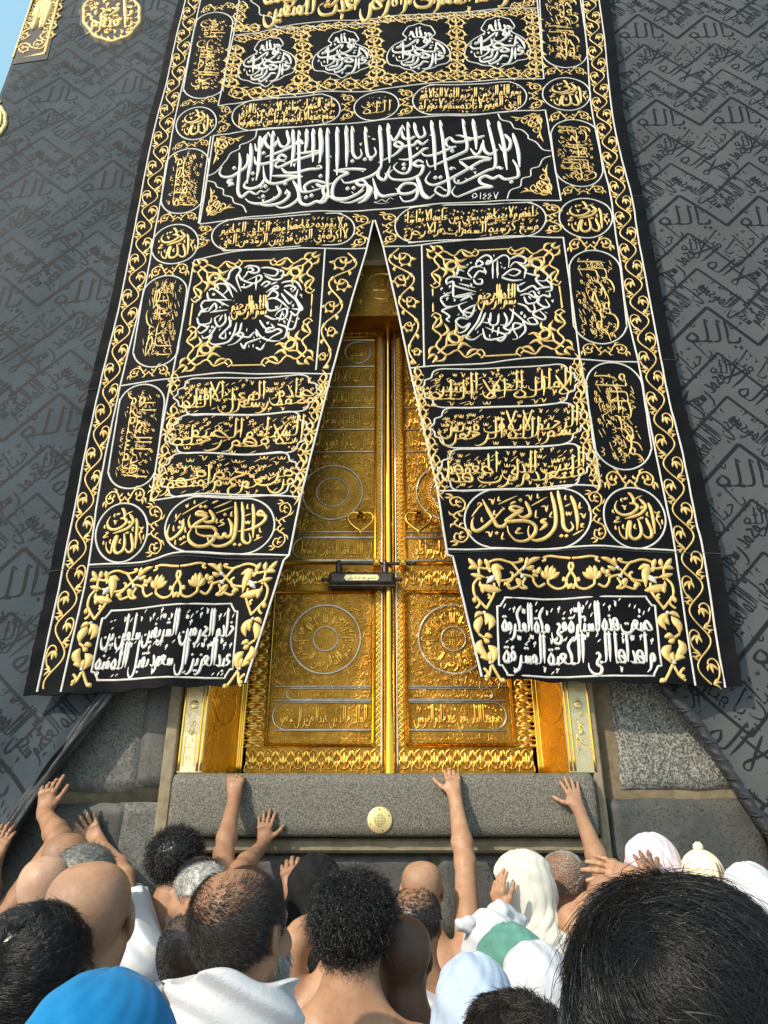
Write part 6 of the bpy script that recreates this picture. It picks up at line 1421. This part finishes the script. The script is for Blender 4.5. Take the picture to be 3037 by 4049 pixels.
    for w_ in wear:
        t = w_['t']; m = CM[w_['m']]
        if t == 'towel':      # over shoulders; cut: function of local coordinates, negative inside
            sd = w_.get('side', 0); top = w_.get('top', .0); f_ = body - (w_.get('th', .016) + folds(w_.get('seed', 1), w_.get('ang', .9), amp=w_.get('amp', .006))) * s
            reg = np.maximum(lz - top + .014 * np.sin(lx * 34 + w_.get('seed', 1)) * np.sin(lf * 30) - .10 * np.clip(-lf * 3, -.3, .5) * (1 - np.abs(lx) * 2), np.abs(lx) - w_.get('wd', .255))
            if sd: reg = np.maximum(reg, -(lx * sd + lz * -.55 * w_.get('diag', 1) + .02) + w_.get('off', 0))
            reg = np.maximum(reg, -.68 - lz)
            skin_mesh(np.maximum(f_, reg * s), fld, w_.get('name', 'towel'), m, root)
        elif t == 'shirt':
            f_ = body - (.010 + folds(w_.get('seed', 1), .5, 40, .004)) * s; reg = np.maximum(lz + .01 - .05 * np.clip(-lf * 4, -1, 1), np.abs(lx) - w_.get('sl', .27)); reg = np.maximum(reg, -.68 - lz)
            skin_mesh(np.maximum(f_, reg * s), fld, w_.get('name', 'shirt'), m, root)
        elif t == 'strap':
            f_ = body - .009 * s; a = lx * w_.get('c', .8) + lz * w_.get('s', .5) + w_.get('o', .0); reg = np.maximum(np.abs(a) - w_.get('w', .012), lz + .0); reg = np.maximum(reg, -.6 - lz)
            skin_mesh(np.maximum(f_, reg * s), fld, 'strap', m, root)
        elif t in ('scarf', 'hood', 'cap'):
            SP = Prims()
            k_ = w_.get('r', 1.0)
            SP.ell(hl(0, -.014, .030), np.array([.088, .110, .098]) * s * k_, .03, B)
            f2 = Field.__new__(Field); f2.lo, f2.h, f2.n, f2.ax = fld.lo, fld.h, fld.n, fld.ax; f2.f = np.full(fld.n, .08, np.float32)
            if t != 'cap':
                SP.ell(hl(0, .01, -.06), np.array([.080, .088, .080]) * s * k_, .05, B); SP.cap(hl(0, -.03, -.06), nb + U * -.02, .088 * s * k_, .105 * s, .06)
                if w_.get('long', True):
                    SP.cap(bl(-.12, -.02, -.07), bl(.12, -.02, -.07), .085 * s, None, .07); SP.cap(bl(0, .03, -.05), bl(0, .06, -.28), .11 * s, .12 * s, .06); SP.cap(bl(0, -.06, -.06), bl(0, -.06, -.34), .11 * s, .13 * s, .06)
                SP.ell(hl(0, .135, -.020), np.array([.070, .088, .090]) * s, .02, B, True)
            f2.add(SP)
            az = np.arctan2(hx, -hy)
            if t == 'cap': ff = np.maximum(f2.f + .0016 * np.sin(az * 26) * (w_.get('rib', 0)), (-hz + w_.get('z', .015) + hy * w_.get('tilt', .35)) * s); name = 'cap'
            else:
                fo = .0075 * np.sin(az * 4 + hz * 36 + 1.8 * np.sin(hz * 15 + hx * 9)) + .0045 * (1 - np.abs(np.sin(az * 7 - hz * 42 + hx * 20 + 2 * np.sin(hz * 22)))) + .003 * np.sin(hx * 90 + hz * 65 + hy * 40 + 2 * np.sin(hx * 30))
                low = np.clip((-hz - .03) / .1, 0, 1); ff = f2.f + (fo - .0085) * (.45 + 1.0 * low) * s * w_.get('fold', 1.0) - .002 * s; name = 'headscarf' if t == 'scarf' else 'hood'
            skin_mesh(ff, fld, name, m, root)
            if w_.get('pom'):
                mb = MB(); u, v = np.meshgrid(np.linspace(0, pi, 14), np.linspace(0, 2 * pi, 24, endpoint=False), indexing='ij'); r = .020 * s * (1 + .22 * np.sin(u * 9) * np.sin(v * 7)); c = hl(0, -.02, .135)
                mb.grid(np.stack([c[0] + r * np.sin(u) * np.cos(v), c[1] + r * np.sin(u) * np.sin(v), c[2] + r * np.cos(u)], -1), closed_v=True); mb.build('tassel', m, root)
            if w_.get('knots'):
                KP = Prims()
                for kx, kz, kr in w_['knots']: KP.ell(hl(kx, -.02, kz), np.array([kr, kr * .9, kr * .8]) * s, .015, B)
                f3 = Field(hc - .26, hc + .3, .005); f3.add(KP); g3 = f3.pts(); ff = f3.f + .005 * np.sin(g3[0] * 130 + g3[2] * 90) * np.sin(g3[2] * 110 - g3[1] * 60); skin_mesh(ff, f3, 'knot', m, root)
    # hair
    if hair:
        st, mname = hair['t'], hair.get('m', 'black'); m = HM[mname]; cov = hair.get('cov', 'full')
        hd = lambda P: HP.eval(P)
        def zline(y_): return np.interp(y_, [-.115, -.07, -.03, .02, .05, .085, .1], [-.085, -.075, -.03, -.012, .025, .070, .085])
        def crown(xx, yy, zz): return np.sqrt((xx / .060) ** 2 + ((yy + hair.get('cy', .0)) / .088) ** 2 + ((zz - .108) / .072) ** 2)
        if hair.get('cap', True):
            t = hair.get('th', .006); bump = hair.get('lump', 0) * (np.sin(hx * 140 + 3 * np.sin(hz * 60)) * np.sin(hy * 150 + 2 * np.sin(hx * 70)) * np.sin(hz * 145)) if hair.get('lump') else .0018 * np.sin(hx * 260 + 4 * np.sin(hy * 90)) * np.sin(hy * 240 + 3 * np.sin(hz * 110)) * np.sin(hz * 250)
            reg = zline(hy) - hz + .004 * np.sin(hx * 300) * np.sin(hy * 310 + hz * 200)
            reg = np.maximum(reg, -(np.abs(hx) - .0) * 0 + (.0 - .0) + np.where((np.abs(hx) > .066) & (hy > -.035) & (hz < .012), .01, -.05))
            if cov == 'thin': reg = np.maximum(reg, (1.45 - crown(hx, hy, hz)) * .05)
            skin_mesh(np.maximum(fhead - (t + bump) * s, reg * s), fld, 'hair_cap', m, root)
        N = hair.get('n', 2500); dv = nrm(NR.normal(size=(N * 3, 3))); dv = dv[dv[:, 2] > -.75]
        P = hl(0, -.012, .02) + (dv * .22 * s) @ B.T
        dirw = -nrm(dv @ B.T)
        for _ in range(16): P = P + dirw * np.clip(hd(P), -.05, .2)[:, None] * .9
        L_ = ((P - hc) @ B) / s; ok = L_[:, 2] > zline(L_[:, 1]) - .004; ok &= ~((np.abs(L_[:, 0]) > .066) & (L_[:, 1] > -.04) & (L_[:, 2] < .014))
        if cov == 'thin': cr_ = crown(L_[:, 0], L_[:, 1], L_[:, 2]); ok &= NR.uniform(size=len(P)) < np.clip(((cr_ - .40) / 1.05) ** 1.5, hair.get('minc', .10), 1)
        if cov == 'ring': ok &= (L_[:, 2] < .055 + NR.normal(0, .01, len(P)))
        P, dv2, L_ = P[ok][:N], -dirw[ok][:N], L_[ok][:N]
        wl = hl(*hair.get('whorl', (.0, -.06, .10))); T = P - wl; T = T - dv2 * (T * dv2).sum(1)[:, None]; T = nrm(T + .35 * np.cross(dv2, nrm(T)))
        if st == 'curly': v, f = strands((P - dv2 * .002 + dv2 * hair.get('th', .006) * .6, dv2), T, NR.uniform(.6, 1.25, len(P)) * hair.get('len', .035) * s, hair.get('w', .0016), 9, curl=1, crad=hair.get('crad', .006), lift=.9, grav=.35, noise=.5, turns=2.2)
        elif st == 'straight': v, f = strands((P + dv2 * .001, dv2), T, NR.uniform(.55, 1.15, len(P)) * hair.get('len', .07) * s, hair.get('w', .0009), hair.get('seg', 6), head=hd, lift=hair.get('lift', .55), grav=hair.get('grav', .5), noise=hair.get('noise', .22), seedfn=hair.get('lay'))
        else: v, f = strands((P - dv2 * .001, dv2), T, NR.uniform(.5, 1.2, len(P)) * hair.get('len', .014) * s, hair.get('w', .0009), 3, head=hd, lift=hair.get('lift', .55), grav=.25, noise=.3)
        mesh_obj('hair', v, f, m, root)
    if beard:
        N = 1400; P = np.stack([NR.uniform(-.062, .062, N * 4), NR.uniform(-.01, .1, N * 4), NR.uniform(-.125, -.045, N * 4)], -1); P = hc + (P * s) @ B.T
        for _ in range(10):
            d0 = HP.eval(P); g = np.stack([HP.eval(P + e) - d0 for e in np.eye(3) * .002], -1); g = nrm(g); P = P - g * np.clip(d0, -.03, .1)[:, None] * .9
        L_ = ((P - hc) @ B) / s; ok = (L_[:, 2] < -.04) & (L_[:, 2] < -.035 - .02 * (np.abs(L_[:, 0]) < .045)) & ~((np.abs(L_[:, 0]) < .024) & (L_[:, 2] > -.082) & (L_[:, 2] < -.058)); P, g = P[ok], g[ok]
        T = np.tile(-U + Fh * .3, (len(P), 1)); v, f = strands((P, g), T, NR.uniform(.5, 1.1, len(P)) * .022 * s, .0008, 3, lift=.5, grav=.3, noise=.3); mesh_obj('beard', v, f, HM[beard], root)
    PERSON_N[0] += 1
    return root
def on(H, x, y, yy): return on_y(*H(x, y), yy)
WALLN = (0, 1, 0)
tw = lambda **k: dict(t='towel', m=k.pop('m', 'towel'), **k)
# --- those next to the building
person('bald man at far left whose bare arm reaches up to grip the dark cloth hem', H10, 285, 516, -.42, 186, 1, stubble=.45, yaw=-.15, pitch=.05, arms=[dict(side=-1, w=on(H10, 190, 292, -.06), d=(-.05, .1, 1), ts=-1 * -1, curl=(.05, .42, .5, .5), bend=.15, el=on(H10, 262, 405, -.30), splay=.3, thumb=.5)], wear=[tw(side=-1, m='towel')])
person('light skinned bald man half hidden behind a larger bald head at left', H10, 205, 628, -1.0, 165, 4, stubble=.3, yaw=.1, wear=[tw()])
person('grey haired man at left pressing one spread hand on the dark stone', H10, 375, 600, -.92, 235, 0, yaw=.15, hair=dict(t='short', m='salt', n=2600, len=.022, th=.004, w=.001), ref=.166, arms=[dict(side=1, w=on(H10, 432, 425, .06), el=on(H10, 530, 575, -.42), d=on(H10, 362, 305, .10) - on(H10, 432, 425, .075), ts=-1, splay=.22, curl=(.06, .06, .08, .1), thumb=.6)], wear=[tw(top=.20, wd=.46, th=.034, amp=.011)])
person('man with thick curly black hair and bare back close to the wall', H10, 772, 502, -.42, 200, 0, yaw=.25, hyaw=.35, roll=.15, hair=dict(t='curly', n=2600, len=.046, th=.013, lump=.004, crad=.006, w=.0014), ref=.19, wear=[tw(side=-1, m='white', off=.06), dict(t='strap', m='navy', c=.9, s=.3, o=.05)])
person('dark haired man whose straight arm grips the edge of the granite sill', H10, 866, 618, -.62, 176, 1, yaw=.1, hair=dict(t='short', m='black', n=2200, len=.02, th=.006), ref=.168, arms=[dict(side=1, w=on(H10, 1012, 222, -.03), el=on(H10, 965, 470, -.22), d=(.02, .28, 1), ts=-1, bend=.25, curl=(.55, .55, .55, .55), splay=.06, thumb=.25, tc=.4)], wear=[tw()])
person('grey haired man turned in profile to the left with a dark moustache', H10, 846, 655, -.80, 205, 0, yaw=-.9, hyaw=-1.35, pitch=-.06, hair=dict(t='short', m='grey', n=3000, len=.022, th=.005, cov='full', w=.0011), ref=.19, beard='salt', wear=[tw(m='white', top=.10, th=.03)])
person('man hidden behind the large balding head, one hand flat on the sill front', H10, 1065, 660, -.70, 170, 1, yaw=0, hair=dict(t='short', m='dark', n=600, len=.015), arms=[dict(side=-1, w=on(H10, 1134, 428, -.02), el=on(H10, 1035, 540, -.34), d=on(H10, 1150, 290, .0) - on(H10, 1134, 425, -.02), ts=1, splay=.2, curl=(.1, .1, .12, .16), thumb=.75)], wear=[tw()])
person('woman wrapped in a black headscarf facing the wall', H10, 1368, 638, -.50, 225, 1, yaw=.3, wear=[dict(t='scarf', m='black', r=1.0), dict(t='shirt', m='black')], ref=.186, arms=[dict(side=-1, w=on(H10, 1262, 640, -.25), el=on(H10, 1290, 760, -.45), d=(-.2, .3, .9), curl=(.5, .5, .5, .5))])
person('bald man right of the middle stretching a bare right arm up to the sill', H11, 163, 624, -.36, 164, 0, stubble=.45, yaw=.1, hyaw=-.05, arms=[dict(side=1, w=on(H11, 308, 218, -.03), el=on(H11, 352, 500, -.20), d=(-.07, .25, 1), ts=1 * -1, bend=.15, curl=(.38, .4, .42, .42), splay=.10, thumb=.75, tc=.2)], wear=[tw(side=-1, m='white', off=.04)])
person('woman in a cream headscarf and beige vest covering her mouth with a hand', H11, 592, 608, -.60, 190, 0, yaw=-.5, hyaw=-1.35, pitch=-.1, ref=.19, wear=[dict(t='scarf', m='cream', r=1.04), dict(t='shirt', m='beige', name='vest')], arms=[dict(side=-1, w=on(H11, 508, 742, -.74), el=on(H11, 560, 930, -.72), d=(-.05, .12, 1), n=(.75, .5, .1), ts=1, curl=(.25, .28, .3, .32), splay=.08, thumb=.5)])
person('grey cropped elderly man behind the cream headscarf, ear showing', H11, 782, 582, -.42, 160, 1, stubble=.4, yaw=.2, hyaw=.3, hair=dict(t='short', m='grey', n=2200, len=.008, cap=False, w=.0011), wear=[tw(m='white', top=.04)])
person('bald man whose right arm reaches up with fingers spread on the sill corner', H11, 975, 697, -.66, 150, 0, stubble=.4, yaw=.2, arms=[dict(side=1, w=on(H11, 842, 272, -.03), el=on(H11, 950, 560, -.30), d=on(H11, 800, 150, .02) - on(H11, 842, 275, -.02), ts=-1, splay=.25, curl=(.07, .07, .08, .1), thumb=.95)], wear=[tw()])
person('woman in a pale pink headscarf at right, one hand bent over her head', H11, 1165, 562, -.40, 245, 0, yaw=.1, ref=.19, wear=[dict(t='scarf', m='pink'), dict(t='shirt', m='white')], arms=[dict(side=-1, w=on(H11, 1105, 572, -.62), d=(-.9, .1, .25), n=(0, .7, -.5), ts=-1, splay=.3, curl=(.12, .12, .15, .18), hint=(-.8, -.3, -.3))])
person('bald man at right holding up a left hand with a ring', H11, 1335, 730, -.80, 200, 1, stubble=.4, yaw=.1, arms=[dict(side=-1, w=on(H11, 1158, 610, -.62), d=on(H11, 1135, 490, -.55) - on(H11, 1158, 610, -.62), ts=1, splay=.3, curl=(.08, .08, .1, .12), thumb=.9, el=on(H11, 1200, 860, -.75))], wear=[tw()])
rg = MB(); c = on(H11, 1172, 560, -.585); rg.tube([(c[0] + .0105 * cos(a), c[1] + .0105 * sin(a), c[2] + .001 * sin(a)) for a in np.linspace(0, 2 * pi, 20)], .0022, 8, False); o = rg.build('ring', M['steel'], None); tag(o, 'plain silver ring on a finger of the raised hand at right', 'ring')
person('person in a cream knitted cap with a tassel at right', H11, 1385, 590, -.5, 170, 1, yaw=.5, ref=.178, wear=[dict(t='cap', m='knit', rib=1, pom=True, z=-.01, tilt=.2), tw(m='white')])
person('woman in a white headscarf at the right edge', H11, 1592, 682, -.62, 235, 0, yaw=.1, ref=.19, wear=[dict(t='scarf', m='white'), dict(t='shirt', m='white')])
person('man mostly outside the left edge with one hand on the cloth hem', H10, -150, 640, -.5, 175, 1, yaw=.1, stubble=.4, arms=[dict(side=1, w=on(H10, -22, 500, -.10), el=on(H10, -60, 660, -.35), d=(.12, .1, 1), ts=-1, curl=(.2, .25, .3, .3))], wear=[tw()])
# --- second rank
person('man with cropped dark hair thinning at the crown below the bald man', H11, 140, 770, -.88, 184, 1, stubble=.6, yaw=.1, pitch=-.15, hair=dict(t='short', m='dark', n=3000, cov='thin', len=.012, th=.002, minc=.12, w=.0010, cy=.02), ref=.160, wear=[tw(side=1, m='white'), dict(t='strap', m='navy', c=1, s=.1, o=-.10, w=.02)])
person('dark skinned shaven man with a clearly visible right ear', H11, 72, 915, -1.28, 200, 3, stubble=.45, yaw=-.15, hyaw=-.15, wear=[tw()])
person('bare backed man with a bent forearm beside the curly head', H10, 1495, 735, -1.02, 190, 0, yaw=.1, hair=dict(t='short', m='black', n=900, len=.015), arms=[dict(side=-1, w=on(H10, 1385, 722, -.95), el=on(H10, 1275, 850, -1.05), d=(.5, .4, .6), curl=(.4, .4, .4, .4))])
person('woman in a teal headscarf edged with beads', H11, 545, 985, -1.22, 270, 0, yaw=-.6, hyaw=-.8, ref=.186, wear=[dict(t='scarf', m='teal', fold=1.3), dict(t='shirt', m='white')])
person('woman with a white cloth knotted round her head', H11, 465, 890, -.98, 205, 0, yaw=-.3, ref=.184, wear=[dict(t='scarf', m='white', r=1.0, knots=[(-.10, .085, .034), (.03, .115, .05), (-.04, .10, .03), (.09, .09, .035)]), dict(t='shirt', m='white')])
person('man with close cropped brown hair mostly hidden at left of the large balding head', H10, 838, 925, -1.42, 190, 1, yaw=.2, hair=dict(t='short', m='brown', n=2600, len=.006, th=.002, w=.0009), wear=[tw()])
# --- nearest rank
person('large bald man with a white towel over his right shoulder at left', H10, 388, 752, -1.66, 330, 0, stubble=.45, yaw=-.2, hyaw=-.15, roll=.08, vox=.0042, wear=[tw(side=1, off=.02, ang=.7, amp=.011, th=.028)])
person('man with dense curly black hair and bare shoulders in the middle', H10, 1532, 785, -1.42, 305, 0, yaw=.25, hyaw=.3, hair=dict(t='curly', n=5000, len=.056, th=.013, lump=.004, crad=.0088, w=.0011), ref=.195, wear=[dict(t='strap', m='black', c=.85, s=-.45, o=-.12, w=.010), tw(side=-1, m='white', off=.10)])
person('woman in a white headscarf in the lower right rows', H11, 665, 1098, -1.40, 315, 0, yaw=.0, ref=.19, wear=[dict(t='scarf', m='white', r=1.02), dict(t='shirt', m='white')])
person('woman in a pale blue headscarf at the bottom', H11, 395, 1165, -1.62, 280, 0, yaw=.1, ref=.19, wear=[dict(t='scarf', m='palebl'), dict(t='shirt', m='white')])
person('large man with thinning dark hair, white beard and thick white towel', H10, 1052, 800, -1.85, 358, 1, stubble=.55, yaw=.25, hyaw=.45, pitch=.05, roll=.03, hair=dict(t='short', m='dark', n=9000, cov='thin', len=.017, th=.003, minc=.05, w=.0006, cy=.030), ref=.162, beard='grey', vox=.004, wear=[tw(top=.13, amp=.0115, ang=1.35, th=.036)])
person('man with short black hair at the left edge', H10, 165, 985, -1.85, 400, 2, yaw=.1, hyaw=.15, hair=dict(t='straight', m='black', n=14000, len=.045, th=.007, w=.0006, whorl=(-.02, -.075, .075), lay=.016, grav=.03, noise=.22, seg=5), ref=.178, wear=[tw(m='navy')], vox=.0045)
person('person in a bright blue hood at the bottom left corner', H10, 405, 1520, -2.18, 690, 1, yaw=.15, ref=.22, wear=[dict(t='hood', m='blue', r=1.22, fold=.6), dict(t='shirt', m='blue')])
person('person with short dark hair cut off by the bottom edge', H11, 565, 1395, -2.02, 390, 1, yaw=0, hair=dict(t='straight', m='dark', n=8000, len=.032, th=.006, w=.0008, lay=.016, grav=.02, noise=.3, seg=4), ref=.175, wear=[tw()])
person('person with long straight glossy black hair nearest at right', H11, 1252, 1168, -2.52, 800, 1, yaw=-.1, hyaw=-.1, hair=dict(t='straight', m='black', n=34000, len=.115, th=.008, w=.00062, whorl=(-.02, -.01, .13), lay=.026, grav=.10, noise=.24, seg=8), ref=.195, wear=[tw(m='navy')], vox=.0045)
